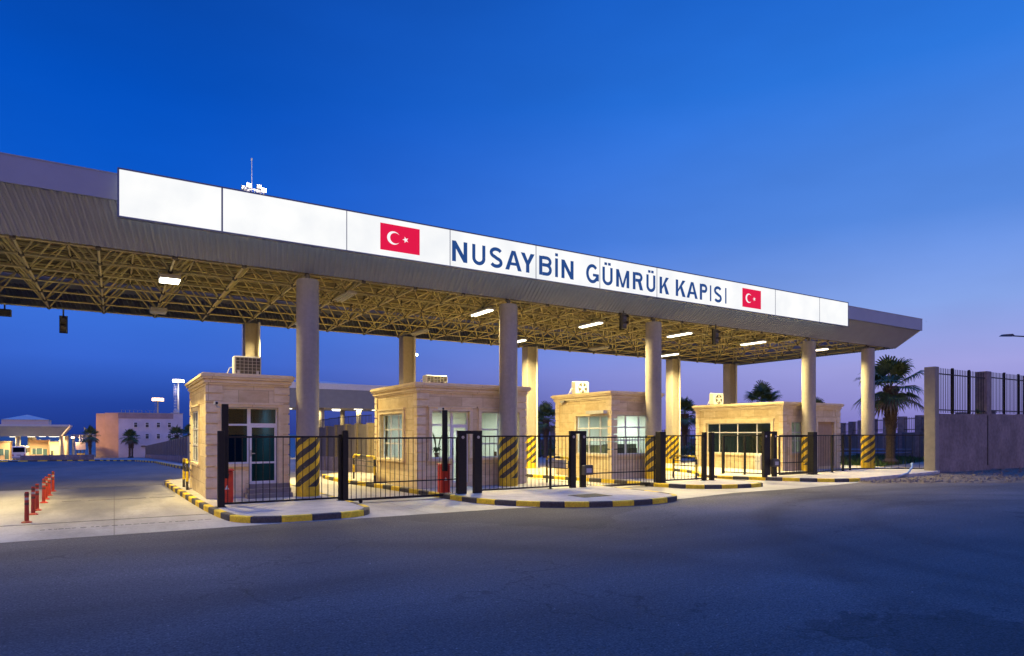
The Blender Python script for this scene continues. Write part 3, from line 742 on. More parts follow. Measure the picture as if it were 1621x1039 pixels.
LETTERS = [('N', 9.72, 10.3), ('U', 10.48, 11.02), ('S', 11.17, 11.72), ('A', 11.82, 12.51), ('Y', 12.47, 13.07), ('B', 13.27, 13.85), ('İ', 13.99, 14.12), ('N', 14.28, 14.85), ('G', 15.44, 16.08), ('Ü', 16.25, 16.79), ('M', 16.96, 17.65), ('R', 17.84, 18.39), ('Ü', 18.57, 19.09), ('K', 19.32, 19.86), ('K', 20.26, 20.84), ('A', 20.91, 21.59), ('P', 21.72, 22.21), ('I', 22.36, 22.45), ('S', 22.61, 23.14), ('I', 23.35, 23.44)]
for ch, x0, x1 in LETTERS:
    z0, z1 = 7.985, 8.685; Hh = z1 - z0; b = MB()
    vw = .145 if ch not in 'Iİ' else (x1 - x0)
    for i, poly in enumerate(glyph(ch, (x1 - x0) / Hh, vw / Hh, .105 / Hh)):
        yy = SY - .012 - .00025 * (i % 16)
        b.add([(x0 + p[0] * Hh, yy, z0 + p[1] * Hh) for p in poly], [tuple(range(len(poly)))])
    b.build('letter', M_LETT, sign)
def flag(x0, x1, z0, z1):
    b = MB(); b.box(x0, x1, SY - .007, SY - .001, z0, z1); f = b.build('flag_panel', M_FRED, sign)
    G = z1 - z0; sx = (x1 - x0) / (1.5 * G); cx = x0 + .5 * G * sx; cz = (z0 + z1) / 2
    # crescent: outer circle r=.25G, inner r=.2G shifted .0625G
    ro, ri, sh = .25 * G, .20 * G, .0625 * G
    xi = (ro * ro - ri * ri + sh * sh) / (2 * sh); yi = math.sqrt(max(0, ro * ro - xi * xi))
    a0 = math.atan2(yi, xi); b0 = math.atan2(yi, xi - sh)
    out = [(ro * math.cos(a0 + (2 * math.pi - 2 * a0) * t / 40), ro * math.sin(a0 + (2 * math.pi - 2 * a0) * t / 40)) for t in range(41)]
    inn = [(sh + ri * math.cos(b0 + (2 * math.pi - 2 * b0) * t / 40), ri * math.sin(b0 + (2 * math.pi - 2 * b0) * t / 40)) for t in range(41)]
    m = MB(); vs = [(cx + p[0] * sx, SY - .010, cz + p[1]) for p in out] + [(cx + p[0] * sx, SY - .010, cz + p[1]) for p in inn]
    m.add(vs, [(i, i + 1, 42 + i, 41 + i) for i in range(40)])
    scx = .345 * G + .125 * G; rs = .125 * G; ri2 = rs * .382
    pts = [(scx + (rs if q % 2 == 0 else ri2) * math.cos(math.pi + q * math.pi / 5), (rs if q % 2 == 0 else ri2) * math.sin(math.pi + q * math.pi / 5)) for q in range(10)]
    m.add([(cx - 0 + (p[0]) * sx - .02 * G, SY - .010, cz + p[1]) for p in pts] + [(cx + scx * sx - .02 * G, SY - .010, cz)], [(q, (q + 1) % 10, 10) for q in range(10)])
    m.build('crescent_and_star', M_FWHT, f)
flag(7.19, 8.54, 8.0, 8.85); flag(24.53, 25.84, 7.97, 8.83)

# ================================================================ lamps under the canopy
WARM = (1.0, .79, .33)
P_TUBE, P_FLOOD = 1260, 620
M_TUBE = emis('lit tube', (1.0, .93, .72), 6.0)
M_TUBEOFF = mat('unlit tube diffuser', (.55, .53, .42), .4, var=.03)
LX = [1.5 + 5.655 * k for k in range(7)]
def tube_lamp(x, y, lit, label):
    t = thing('tube_lamp', (x, y, 7.1), label, 'lamp', 'lamps hung under the canopy')
    b = MB(); b.box(x - .17, x + .17, y - .78, y + .78, 7.10, 7.16); b.box(x - .12, x + .12, y - .72, y + .72, 7.16, 7.20)
    b.tube([(x, y - .5, 7.19), (x, y - .5, 7.28)], .012, 6); b.tube([(x, y + .5, 7.19), (x, y + .5, 7.28)], .012, 6); b.build('housing', M_AC, t)
    for dx in (-.075, .075):
        b = MB(); b.tube([(x + dx, y - .74, 7.075), (x + dx, y + .74, 7.075)], .03, 8); b.build('tube', M_TUBE if lit else M_TUBEOFF, t, smooth=True)
    if lit: area('lamp_light', (x, y, 7.03), .3, 1.5, P_TUBE, WARM, t)
def flood_lamp(x, y, lit, label):
    t = thing('flood_lamp', (x, y, 7.1), label, 'lamp', 'lamps hung under the canopy')
    b = MB(); b.bbox(x - .29, x + .29, y - .35, y + .35, 7.02, 7.16, .03); b.box(x - .32, x - .30, y - .03, y + .03, 7.02, 7.26); b.box(x + .30, x + .32, y - .03, y + .03, 7.02, 7.26); b.build('housing', M_AC, t)
    b = MB(); b.box(x - .27, x + .27, y - .33, y + .33, 6.985, 7.018); b.build('lens', emis('lit flood lens', (1, .95, .72), 14.0) if lit else M_TUBEOFF, t)
    if lit: area('lamp_light', (x, y, 6.96), .42, .5, P_FLOOD, WARM, t)
flood_lamp(LX[0], 23.2, True, 'bright square floodlight under the canopy left of the first round column')
flood_lamp(LX[0], 29.45, False, 'unlit pale square floodlight at the rear edge of the canopy')
flood_lamp(LX[0] - 5.655, 23.2, True, 'lit square floodlight under the canopy over the wide left lane')
for x, lit, lab in ((LX[1], False, 'unlit tube lamp hanging just right of the first round column'), (LX[2], True, 'glowing tube lamp left of the second round column, closest to the front'),
                    (LX[3], True, 'glowing tube lamp between second and third round columns, front row'), (LX[4], True, 'glowing tube lamp right of the third round column, front row'),
                    (LX[5], True, 'glowing tube lamp left of the fourth round column, front row'), (LX[6], True, 'glowing tube lamp between the two rightmost round columns')):
    tube_lamp(x, 23.1, lit, lab)
for x, lit, lab in ((LX[1], True, 'glowing tube lamp half hidden behind the first round column'), (LX[2], False, 'unlit tube lamp over the second booth near the rear edge'),
                    (LX[3], True, 'glowing tube lamp beside the second round column, rear row'), (LX[4], False, 'unlit tube lamp in the rear row over the third booth'),
                    (LX[5], True, 'glowing tube lamp in front of a square rear column, rear row')):
    tube_lamp(x, 29.4, lit, lab)

# traffic signals
def signal(x, y, ztop, label, hang=.1):
    t = thing('traffic_signal', (x, y, ztop - .75), label, 'traffic light', 'lane signals under the canopy')
    b = MB(); b.bbox(x - .115, x + .115, y - .02, y + .16, ztop - .66, ztop, .02); b.tube([(x, y + .07, ztop), (x, y + .07, ztop + hang)], .03, 8); b.build('housing', M_DGREY, t)
    for z in (ztop - .18, ztop - .47):
        b = MB(); b.tube([(x, y - .03, z), (x, y - .022, z)], .09, 16); l = b.build('lens', mat('unlit signal lens', (.10, .10, .13), .25, var=.2), t)
        b = MB(); n = 10
        for k in range(n):
            a0 = math.pi * k / n; a1 = math.pi * (k + 1) / n
            b.add([(x + .10 * math.cos(a0), y - .02, z + .10 * math.sin(a0)), (x + .10 * math.cos(a1), y - .02, z + .10 * math.sin(a1)), (x + .10 * math.cos(a1), y - .16, z + .10 * math.sin(a1)), (x + .10 * math.cos(a0), y - .16, z + .10 * math.sin(a0))], [(0, 1, 2, 3)])
        b.build('visor', M_DGREY, l)
    b = MB(); b.box(x - .145, x + .145, y + .165, y + .175, ztop - .70, ztop + .03); b.build('backing_plate', M_BLACK, t)
signal(18.42, 20.75, 7.26, 'dark two lens traffic signal under the canopy edge left of the third round column')
signal(24.14, 20.75, 7.05, 'dark two lens traffic signal under the canopy edge right of the third round column', .25)
signal(-1.8, 32.5, 7.02, 'dark traffic signal hanging from the rear canopy edge over the left lane', .3)
t = thing('junction_box', (-3.72, 32.5, 6.82), 'small dark box under the rear canopy edge at the left picture edge', 'junction box')
b = MB(); b.bbox(-3.95, -3.5, 32.38, 32.6, 6.82, 7.1, .02); b.build('housing', M_DGREY, t); b = MB(); b.tube([(-3.72, 32.5, 7.1), (-3.72, 32.5, 7.3)], .03, 8); b.build('hanger', M_DGREY, t)

# ================================================================ booths
class Face:
    def __init__(s, kind, x0, x1, y0, y1): s.k = kind; s.x0, s.x1, s.y0, s.y1 = x0, x1, y0, y1
    def box(s, b, u0, u1, z0, z1, d0, d1, mi=0):
        if s.k == 'F': b.box(u0, u1, s.y0 - d1, s.y0 - d0, z0, z1, mi)
        elif s.k == 'B': b.box(u0, u1, s.y1 + d0, s.y1 + d1, z0, z1, mi)
        elif s.k == 'L': b.box(s.x0 - d1, s.x0 - d0, u0, u1, z0, z1, mi)
        else: b.box(s.x1 + d0, s.x1 + d1, u0, u1, z0, z1, mi)
def wallface(b, f, u0, u1, z0, z1, holes, T=.2):
    us = u0
    for (a, c, p, q) in sorted(holes):
        if a > us: f.box(b, us, a, z0, z1, -T, 0)
        if p > z0: f.box(b, a, c, z0, p, -T, 0)
        f.box(b, a, c, q, z1, -T, 0); us = c
    if us < u1: f.box(b, us, u1, z0, z1, -T, 0)
def window(f, root, u0, u1, z0, z1, vs, hs, glass, name='window', dep=-.10, fw=.05, panel=None):
    b = MB()
    f.box(b, u0, u0 + fw, z0, z1, dep - .06, dep); f.box(b, u1 - fw, u1, z0, z1, dep - .06, dep)
    f.box(b, u0 + fw, u1 - fw, z0, z0 + fw, dep - .06, dep); f.box(b, u0 + fw, u1 - fw, z1 - fw, z1, dep - .06, dep)
    for v in vs: f.box(b, v - .03, v + .03, z0 + fw, z1 - fw, dep - .058, dep - .002)
    for h in hs: f.box(b, u0 + fw, u1 - fw, h - .03, h + .03, dep - .056, dep - .004)
    w = b.build(name, M_WHITEF, root)
    b = MB(); f.box(b, u0 + .01, u1 - .01, z0 + .01, z1 - .01, dep - .036, dep - .028); b.build('pane', glass, w)
    return w
def moulding(f, b, u0, u1, z0, z1, w=.11, d=.06, bottom=True):
    f.box(b, u0 - w, u0, z0, z1 + w, 0, d); f.box(b, u1, u1 + w, z0, z1 + w, 0, d); f.box(b, u0, u1, z1, z1 + w, 0, d)
    f.box(b, u0 - w - .05, u1 + w + .05, z1 + w, z1 + w + .06, 0, d + .035)
    if bottom: f.box(b, u0 - w - .04, u1 + w + .04, z0 - .09, z0, 0, d + .05)
def booth(x0, x1, y0, y1, zt, label, holesF, holesL, holesR=(), inner=M_WALLIN):
    t = thing('checkpoint_booth', (x0, y0, .15), label, 'booth', 'stone clad checkpoint booths')
    F, Lf, Rf, Bf = (Face(k, x0, x1, y0, y1) for k in 'FLRB')
    b = MB(); ztw = zt - .36; z0 = .13
    wallface(b, F, x0, x1, z0, ztw, holesF); wallface(b, Bf, x0, x1, z0, ztw, [])
    wallface(b, Lf, y0 + .2, y1 - .2, z0, ztw, holesL); wallface(b, Rf, y0 + .2, y1 - .2, z0, ztw, holesR)
    b.build('stone_wall', M_STONE, t)
    # cornice: stepped profile, flat roof
    b = MB()
    for e, za, zb in ((.04, ztw, ztw + .07), (.09, ztw + .07, ztw + .14), (.06, ztw + .14, ztw + .18), (.14, ztw + .18, ztw + .25), (.18, ztw + .25, ztw + .33), (.13, ztw + .33, ztw + .362)):
        b.box(x0 - e, x1 + e, y0 - e, y1 + e, za, zb)
    b.build('roof_cornice', M_TRIM, t)
    # quoins: rusticated corner blocks
    pitch = .33
    for (cx, sx, f) in ((x0, 1, Lf), (x1, -1, Rf)):
        for front in (True, False):
            q = MB(); z = .16; rows = []
            while z < 3.06: rows.append((z, pitch - .045, .30, .22, .036)); z += pitch
            rows += [(3.12, .24, .44, .34, .039), (3.40, .22, .44, .34, .039)]
            for (z, h, lf, ls, d) in rows:
                if front:
                    F.box(q, min(cx - d * sx, cx + lf * sx), max(cx - d * sx, cx + lf * sx), z, z + h, 0, d)
                    f.box(q, y0 + .0005, y0 + ls, z, z + h, 0, d + .0005)
                else: f.box(q, y1 - .28, y1, z, z + h, 0, d)
            q.build('corner_quoins', M_TRIM, t)
    b = MB()
    b.box(x0 + .205, x1 - .205, y0 + .205, y1 - .205, .2, .26)
    b.box(x0 + .205, x1 - .205, y0 + .205, y1 - .205, 3.2, 3.25)
    b.box(x0 + .205, x1 - .205, y1 - .25, y1 - .205, .26, 3.2); b.box(x1 - .25, x1 - .205, y0 + .25, y1 - .25, .26, 3.2)
    b.build('interior_lining', inner, t)
    return t, F, Lf, Rf
M_DARKIN = mat('dark sky tinted interior', (.13, .18, .22), .8, var=.1)  # teal tone stands in for sky reflected in the first booth's panes
def ceil_light(t, x, y, p, col=(.92, 1, .92)):
    b = MB(); b.box(x - .3, x + .3, y - .15, y + .15, 3.14, 3.198); b.build('ceiling_light', emis('booth ceiling lamp', (.95, 1, .92), 3.0), t)
    area('booth_light', (x, y, 3.10), .6, .3, p, col, t, 180)

# booth 1
t, F, Lf, Rf = booth(2.40, 4.80, 21.6, 26.5, 4.0, 'narrow dark windowed booth with three front steps beside the left lane',
                     [(2.86, 3.60, 1.2, 2.97), (3.60, 4.48, .55, 2.97)], [(23.7, 25.9, 1.15, 2.92)], inner=M_DARKIN)
window(F, t, 2.86, 3.62, 1.2, 2.97, [], [2.42], GLASST)
dw = window(F, t, 3.62, 4.48, 2.42, 2.97, [], [], GLASST)
d = window(F, t, 3.62, 4.48, .55, 2.42, [], [1.22], GLASST, name='door', fw=.085)
b = MB(); F.box(b, 3.66, 3.70, 1.42, 1.62, -.10, -.06); F.box(b, 3.66, 3.80, 1.50, 1.53, -.07, -.05); b.build('handle', M_STEEL, d)
window(Lf, t, 23.7, 25.9, 1.15, 2.92, [24.45, 25.2], [1.75, 2.3], GLASSM, dep=-.015)
b = MB(); moulding(F, b, 2.86, 4.48, 1.2, 2.97, .08, .10, bottom=False); F.box(b, 2.70, 2.78, 1.2, 3.12, 0, .05); F.box(b, 4.56, 4.64, .2, 3.12, 0, .05); F.box(b, 4.48, 4.56, .2, 1.2, 0, .10); F.box(b, 2.62, 3.60, 1.11, 1.2, 0, .10)
F.box(b, 2.8, 3.5, .35, 1.0, 0, .015)
b.build('window_surround', M_TRIM, t)
b = MB(); moulding(Lf, b, 23.7, 25.9, 1.15, 2.92, .14, .035); b.build('window_surround', M_TRIM, t)
b = MB()
for i in range(3): b.box(3.45 + .08 * i, 4.80, 20.95 + .22 * i if i < 2 else 21.39, 21.597, .15 + .135 * i, .15 + .135 * (i + 1))
b.build('entrance_steps', mat('grey stone step', (.20, .18, .16), .8, var=.15, scale=6), t)
b = MB(); b.box(2.95, 3.5, 22.0, 22.04, 1.25, 2.9); b.build('window_blind', M_CURT, t)
ceil_light(t, 3.6, 24.0, 24, (.75, 1, 1))  # lamp added to brighten panes that should mirror the sky
# booth 2
t, F, Lf, Rf = booth(9.32, 13.95, 21.6, 26.0, 4.0, 'bright white lit booth with plant in window behind the second round column',
                     [(9.86, 10.74, 1.22, 2.98), (10.74, 11.42, .3, 2.98), (11.92, 13.62, 1.22, 2.98)], [(22.9, 25.35, 1.15, 2.92)])
window(F, t, 9.86, 10.74, 1.22, 2.98, [], [2.46], GLASS)
window(F, t, 10.74, 11.42, 2.44, 2.98, [], [], GLASS)
d = window(F, t, 10.74, 11.42, .3, 2.44, [], [1.1], GLASS, name='door', fw=.08)
b = MB(); F.box(b, 10.77, 10.80, 1.35, 1.6, -.10, -.06); b.build('handle', M_STEEL, d)
b = MB(); F.box(b, 10.93, 11.05, 2.05, 2.25, -.12, -.117); b.build('paper_notice', M_CAB, d)
window(F, t, 11.92, 13.62, 1.22, 2.98, [12.75], [2.3, 1.75], GLASS)
window(Lf, t, 22.9, 25.35, 1.15, 2.92, [23.7, 24.5], [1.75, 2.3], GLASS)
b = MB(); moulding(F, b, 11.92, 13.62, 1.22, 2.98, .12, .09); b.build('window_surround', M_TRIM, t)
b = MB(); moulding(Lf, b, 22.9, 25.35, 1.15, 2.92, .14, .07); b.build('window_surround', M_TRIM, t)
b = MB(); moulding(F, b, 9.86, 11.42, 1.22, 2.98, .12, .09, bottom=False)
F.box(b, 9.72, 10.70, 1.13, 1.22, 0, .09); b.build('window_surround', M_TRIM, t)
ceil_light(t, 11.5, 23.4, 120)
b = MB(); b.box(9.6, 13.6, 25.3, 25.4, .26, 3.1); b.box(12.2, 12.9, 24.9, 25.25, .26, 2.2); b.build('inner_partition', M_WALLIN, t)
b = MB(); b.box(11.9, 13.6, 22.1, 22.75, .95, 1.0); b.box(12.0, 12.05, 22.15, 22.7, .26, .95); b.box(13.45, 13.5, 22.15, 22.7, .26, .95); b.box(12.95, 13.5, 22.3, 22.36, 1.02, 1.42); b.build('desk', M_DESK, t)
pl = thing('potted_plant', (10.28, 22.05, 1.24), 'small potted plant on the window ledge of the white lit booth', 'plant')
b = MB(); b.box(9.9, 10.7, 21.83, 22.25, 1.18, 1.22); b.build('inner_ledge', M_WALLIN, t)
b = MB(); b.lathe([(.07, 1.22), (.10, 1.42), (.11, 1.43)], 10.28, 22.03, 12); b.build('pot', M_DESK, pl, smooth=True)
b = MB()
for k in range(26):
    a = random.uniform(0, 6.28); r = random.uniform(.15, .38); h = random.uniform(.05, .95) if k < 8 else random.uniform(.0, .3)
    p0 = Vector((10.28, 22.03, 1.42)); p2 = p0 + Vector((math.cos(a) * r, math.sin(a) * r * .45, h)); p1 = p0.lerp(p2, .5) + Vector((0, 0, .12)); s_ = Vector((-math.sin(a), math.cos(a), 0)) * .035
    b.add([p0, p1 - s_, p2, p1 + s_], [(0, 1, 2, 3)])
b.build('leaves', M_LEAF, pl)
# booth 3
t, F, Lf, Rf = booth(18.42, 21.25, 21.6, 25.75, 4.0, 'white lit booth with wraparound corner window beside the third round column',
                     [(18.42, 20.85, 1.22, 2.97)], [(21.8, 24.1, 1.22, 2.95)])
window(F, t, 18.5, 20.85, 1.22, 2.97, [19.27, 20.05], [1.85, 2.42], GLASS, dep=-.03)
window(Lf, t, 21.66, 24.1, 1.22, 2.95, [22.45, 23.25], [1.85, 2.38], GLASS, dep=-.06)
b = MB(); b.box(18.43, 18.56, 21.61, 21.72, 1.2, 2.98); b.build('corner_mullion', M_WHITEF, t)
b = MB(); F.box(b, 18.40, 20.98, 2.97, 3.08, 0, .05); F.box(b, 18.38, 21.0, 3.08, 3.13, 0, .09); F.box(b, 18.40, 21.0, 1.13, 1.22, 0, .07)
Lf.box(b, 21.62, 24.22, 2.95, 3.07, 0, .055); Lf.box(b, 21.60, 24.28, 3.07, 3.125, 0, .095); Lf.box(b, 24.1, 24.22, 1.22, 2.95, 0, .055); Lf.box(b, 21.62, 24.26, 1.12, 1.22, 0, .075); b.build('window_surround', M_TRIM, t)
ceil_light(t, 19.7, 23.4, 110)
b = MB(); b.box(18.8, 20.9, 25.0, 25.45, .26, 2.0); 
for xx in (19.5, 20.2): b.box(xx - .006, xx + .006, 24.985, 25.0, .3, 2.0)
b.build('filing_cabinet', M_CAB, t)
b = MB(); b.box(18.75, 20.8, 22.0, 22.6, 1.0, 1.05); b.box(19.2, 19.65, 22.25, 22.3, 1.07, 1.5); b.box(20.0, 20.5, 22.25, 22.3, 1.07, 1.48); b.box(18.8, 20.75, 22.05, 22.1, .26, 1.0); b.build('desk', M_DGREY, t)
b = MB(); b.box(18.75, 18.8, 22.3, 24.4, .26, 1.62); b.box(18.8, 20.8, 22.62, 22.67, .26, 1.66); b.build('counter_screen', mat('grey green counter', (.16, .18, .15), .6, var=.12), t)
b = MB(); Lf.box(b, 21.75, 23.0, 3.02, 3.16, .10, .32); b.build('sign_box', M_AC, t)
# booth 4
t, F, Lf, Rf = booth(30.25, 35.42, 21.6, 27.6, 3.84, 'wide low booth with a long four pane side window near the right fence',
                     [(30.95, 31.95, 1.07, 2.78), (33.3, 34.85, .3, 2.8)], [(22.3, 26.8, 1.0, 2.74)])
window(F, t, 30.95, 31.95, 1.07, 2.78, [31.45], [1.75, 2.2], GLASS)
b = MB(); F.box(b, 33.3, 34.85, .3, 2.8, -.16, -.10); F.box(b, 33.5, 34.0, .6, 1.5, -.10, -.085); F.box(b, 33.5, 34.0, 1.65, 2.6, -.10, -.085); F.box(b, 34.15, 34.65, .6, 1.5, -.10, -.085); F.box(b, 34.15, 34.65, 1.65, 2.6, -.10, -.085); b.build('door', mat('brown door', (.36, .25, .15), .6, var=.12, scale=3), t)
window(Lf, t, 22.3, 26.8, 1.0, 2.74, [23.3, 24.6, 25.9], [2.2], GLASSM)
b = MB(); moulding(Lf, b, 22.3, 26.8, 1.0, 2.74, .16, .08); b.build('window_surround', M_TRIM, t)
b = MB(); moulding(F, b, 33.3, 34.85, .3, 2.8, .14, .05, bottom=False); b.build('door_surround', M_TRIM, t)
b = MB(); moulding(F, b, 30.95, 31.95, 1.07, 2.78, .1, .04); b.build('window_surround', M_TRIM, t)
ceil_light(t, 32.5, 24.2, 26)
b = MB(); b.box(30.6, 31.3, 22.4, 26.6, .9, .95); b.box(31.0, 31.05, 23, 23.5, 1.0, 1.4); b.build('desk', M_DESK, t)
b = MB(); b.tube([(30.25 - .0, 21.50, 2.42), (30.25, 21.49, 2.42)], .2, 20); b.v = [(30.6 + (p[0] - 30.25), p[1] + .06, p[2]) for p in b.v]; b.build('round_plaque', M_TRIM, t, smooth=True)
rb = MB(); Lf.box(rb, 22.7, 23.6, .3, .95, .0, .02); rb.build('stone_panel', M_TRIM, t)
wc = thing('water_cooler', (30.1, 22.9, .15), 'pale low cabinet standing against the side wall under the long window', 'cabinet')
b = MB(); b.bbox(29.9, 30.2, 22.75, 23.1, .15, 1.0, .03); b.build('cabinet_body', M_AC, wc)
b = MB(); b.box(29.87, 29.9, 22.8, 22.84, .6, .68); b.box(29.87, 29.9, 23.0, 23.04, .6, .68); b.build('tap', M_STEEL, wc)

# air conditioners on the roofs
def aircon(x0, x1, y0, z0, z1, mode, label, dep=.34):
    t = thing('air_conditioner', ((x0 + x1) / 2, y0 + dep / 2, z0), label, 'air conditioner', 'roof air conditioner units')
    b = MB(); b.bbox(x0, x1, y0, y0 + dep, z0 + .05, z1, .025); b.box(x0 + .08, x0 + .16, y0 - .02, y0 + dep + .02, z0, z0 + .05); b.box(x1 - .16, x1 - .08, y0 - .02, y0 + dep + .02, z0, z0 + .05); b.build('casing', M_AC, t)
    if mode == 'grid':
        b = MB(); b.box(x0 + .06, x1 - .03, y0 - .006, y0 + .001, z0 + .08, z1 - .05); b.build('coil', M_GRATE, t)
        b = MB(); n = 6
        for i in range(n + 1):
            xx = x0 + .06 + (x1 - x0 - .09) * i / n; b.box(xx - .006, xx + .006, y0 - .02, y0 - .008, z0 + .08, z1 - .05)
        for i in range(6):
            zz = z0 + .08 + (z1 - z0 - .13) * i / 5; b.box(x0 + .06, x1 - .03, y0 - .026, y0 - .014, zz - .005, zz + .005)
        b.box(x0 + .10, x0 + .17, y0 - .03, y0 - .021, z0 + .06, z0 + .2); b.box(x1 - .15, x1 - .08, y0 - .03, y0 - .021, z0 + .06, z0 + .2); b.build('grille', M_AC, t)
    else:
        cx = (x0 + x1) / 2 + .02; cz = (z0 + z1) / 2; b = MB(); b.tube([(cx, y0 - .012, cz), (cx, y0 + .005, cz)], min(.28, (z1 - z0) * .42), 28); b.build('fan_opening', M_GRATE, t, smooth=True)
        b = MB(); b.tube([(cx, y0 - .03, cz), (cx, y0 - .014, cz)], .09, 18)
        for k in range(5):
            a = k * 1.2566; b.add([(cx + .08 * math.cos(a), y0 - .018, cz + .08 * math.sin(a)), (cx + .24 * math.cos(a + .1), y0 - .014, cz + .24 * math.sin(a + .1)), (cx + .24 * math.cos(a + .6), y0 - .02, cz + .24 * math.sin(a + .6)), (cx + .08 * math.cos(a + .8), y0 - .02, cz + .08 * math.sin(a + .8))], [(0, 1, 2, 3)])
        b.build('fan', M_AC, t)
    b = MB(); b.tube([(x0 - .02, y0 + .2, z0 + .3), (x0 - .10, y0 + .22, z0 + .26), (x0 - .16, y0 + .25, z0 + .1), (x0 - .2, y0 + .3, z0 + .01)], .014, 6); b.build('hose', M_PIPE, t)
aircon(3.28, 4.12, 22.4, 4.005, 4.66, 'grid', 'white air conditioner with a white grid grille on the leftmost booth roof')
aircon(10.36, 11.3, 23.2, 4.005, 4.44, 'grid', 'low white air conditioner on the roof of the booth behind the second column')
aircon(17.75 + .85, 18.55 + .85, 24.4, 4.005, 4.62, 'fan', 'white air conditioner with round fan on the corner window booth roof')
aircon(30.42, 31.3, 26.4, 3.85, 4.55, 'fan', 'white air conditioner with round fan on the rightmost booth roof')

# small wall lamp / camera on booth 3 and raised booms with cameras
def cctv(x, y, z, label, post=False):
    t = thing('security_camera', (x, y, z), label, 'camera', 'security cameras')
    b = MB(); b.box(x - .06, x + .02, y - .16, y + .16, z, z + .09); b.build('camera_body', M_AC, t)
    b = MB(); b.tube([(x - .02, y - .19, z + .04), (x - .02, y - .155, z + .04)], .035, 10); b.build('lens', M_BLACK, t)
    b = MB(); b.tube([(x, y + .1, z - .0), (x + .04, y + .18, z - .06), (x + .10, y + .2, z - .06)], .018, 6); b.build('bracket', M_AC, t)
cctv(2.46, 19.86, 2.96, 'small white camera on the raised boom left of the leftmost booth')
cctv(9.36, 19.68, 2.93, 'small white camera on the raised boom in front of the white lit booth')
cctv(18.30, 25.0, 3.62, 'small camera high on the side wall of the corner window booth')

# ================================================================ boom barriers
def barrier(x, y, ztop, arm_top, label):
    t = thing('boom_barrier', (x, y, .15), label, 'barrier', 'red boom barriers')
    b = MB(); b.bbox(x - .17, x + .17, y - .15, y + .15, .17, ztop, .02); b.box(x - .2, x + .2, y - .18, y + .18, .15, .17); b.build('cabinet', M_RED, t)
    b = MB(); b.bbox(x - .19, x + .19, y - .17, y + .17, ztop, ztop + .05, .02); b.build('lid', M_RED, t)
    b = MB(); b.box(x - .05, x - .045 + .1, y - .158, y - .151, ztop - .5, ztop - .36)
    b.add([(x - .06, y - .156, ztop - .52), (x + .06, y - .156, ztop - .52), (x, y - .156, ztop - .40)], [(0, 1, 2)]); b.v = b.v[-3:]; b.f = [(0, 1, 2)]; b.m = [0]; b.build('warning_mark', M_CAB, t)
    b = MB(); b.bbox(x - .15, x + .03, y - .25, y - .17, ztop - .2, arm_top, .01); a = b.build('boom_arm', M_BLACK, t)
    b = MB(); b.tube([(x - .02, y - .20, ztop - .1), (x - .02, y - .145, ztop - .1)], .07, 12); b.build('pivot', M_DGREY, t)
barrier(2.72, 19.95, 1.08, 2.98, 'red barrier cabinet with raised black boom at the leftmost booth')
barrier(9.50, 19.80, 1.08, 2.93, 'red barrier cabinet with raised black boom at the second booth')

# ================================================================ fences and gates
FY = 19.0
def bars(b, p0, p1, z0, z1, pitch, r=.011):
    p0 = Vector(p0); p1 = Vector(p1); n = max(1, int(round((p1 - p0).length / pitch)))
    for i in range(1, n):
        p = p0.lerp(p1, i / n); b.tube([(p.x, p.y, z0), (p.x, p.y, z1)], r, 5, cap=False)
def rail(b, p0, p1, z, w=.025, h=.025):
    a = Vector((p0[0], p0[1])); c = Vector((p1[0], p1[1])); d = (c - a).normalized(); n = Vector((-d.y, d.x)) * w
    q = [a + n, c + n, c - n, a - n]
    b.add([(v.x, v.y, z - h) for v in q] + [(v.x, v.y, z + h) for v in q], [(0, 3, 2, 1), (4, 5, 6, 7), (0, 1, 5, 4), (1, 2, 6, 5), (2, 3, 7, 6), (3, 0, 4, 7)])
def fence(p0, p1, posts, label, pitch=.185, group='black bar fence panels', top=2.05, base=.24):
    t = thing('bar_fence', (p0[0], p0[1], .15), label, 'fence', group)
    b = MB(); rail(b, p0, p1, top); rail(b, p0, p1, base)
    for q_ in (p0, p1): b.box(q_[0] - .02, q_[0] + .02, q_[1] - .02, q_[1] + .02, base, top)
    r = b.build('rails', M_BLACK, t)
    b = MB(); bars(b, p0, p1, base, top, pitch); b.build('bars', M_BLACK, t)
    for (x, y, w, zt) in posts:
        b = MB(); b.bbox(x - w, x + w, y - w, y + w, .14, zt, .01); b.box(x - w - .04, x + w + .04, y - w - .04, y + w + .04, .145, .165); b.build('post', M_BLACK, t)
    return t
def gate_leaf(p0, p1, label, mid=.62, pitch=.155, base=.12, top=2.0):
    t = thing('sliding_gate', (p0[0], p0[1], 0), label, 'gate', 'sliding bar gates')
    b = MB(); rail(b, p0, p1, top); rail(b, p0, p1, base, .03, .035); rail(b, p0, p1, mid, .02, .018)
    b.box(p0[0] - .025, p0[0] + .025, p0[1] - .025, p0[1] + .025, base, top); b.box(p1[0] - .025, p1[0] + .025, p1[1] - .025, p1[1] + .025, base, top); b.build('leaf_frame', M_BLACK, t)
    b = MB(); bars(b, p0, p1, base, top, pitch); b.build('bars', M_BLACK, t)
    for q in (.12, .88):
        p = Vector(p0).lerp(Vector(p1), q); b = MB(); b.tube([(p.x, p.y - .03, .06), (p.x, p.y + .03, .06)], .055, 12); b.build('wheel', M_BLACK, t)
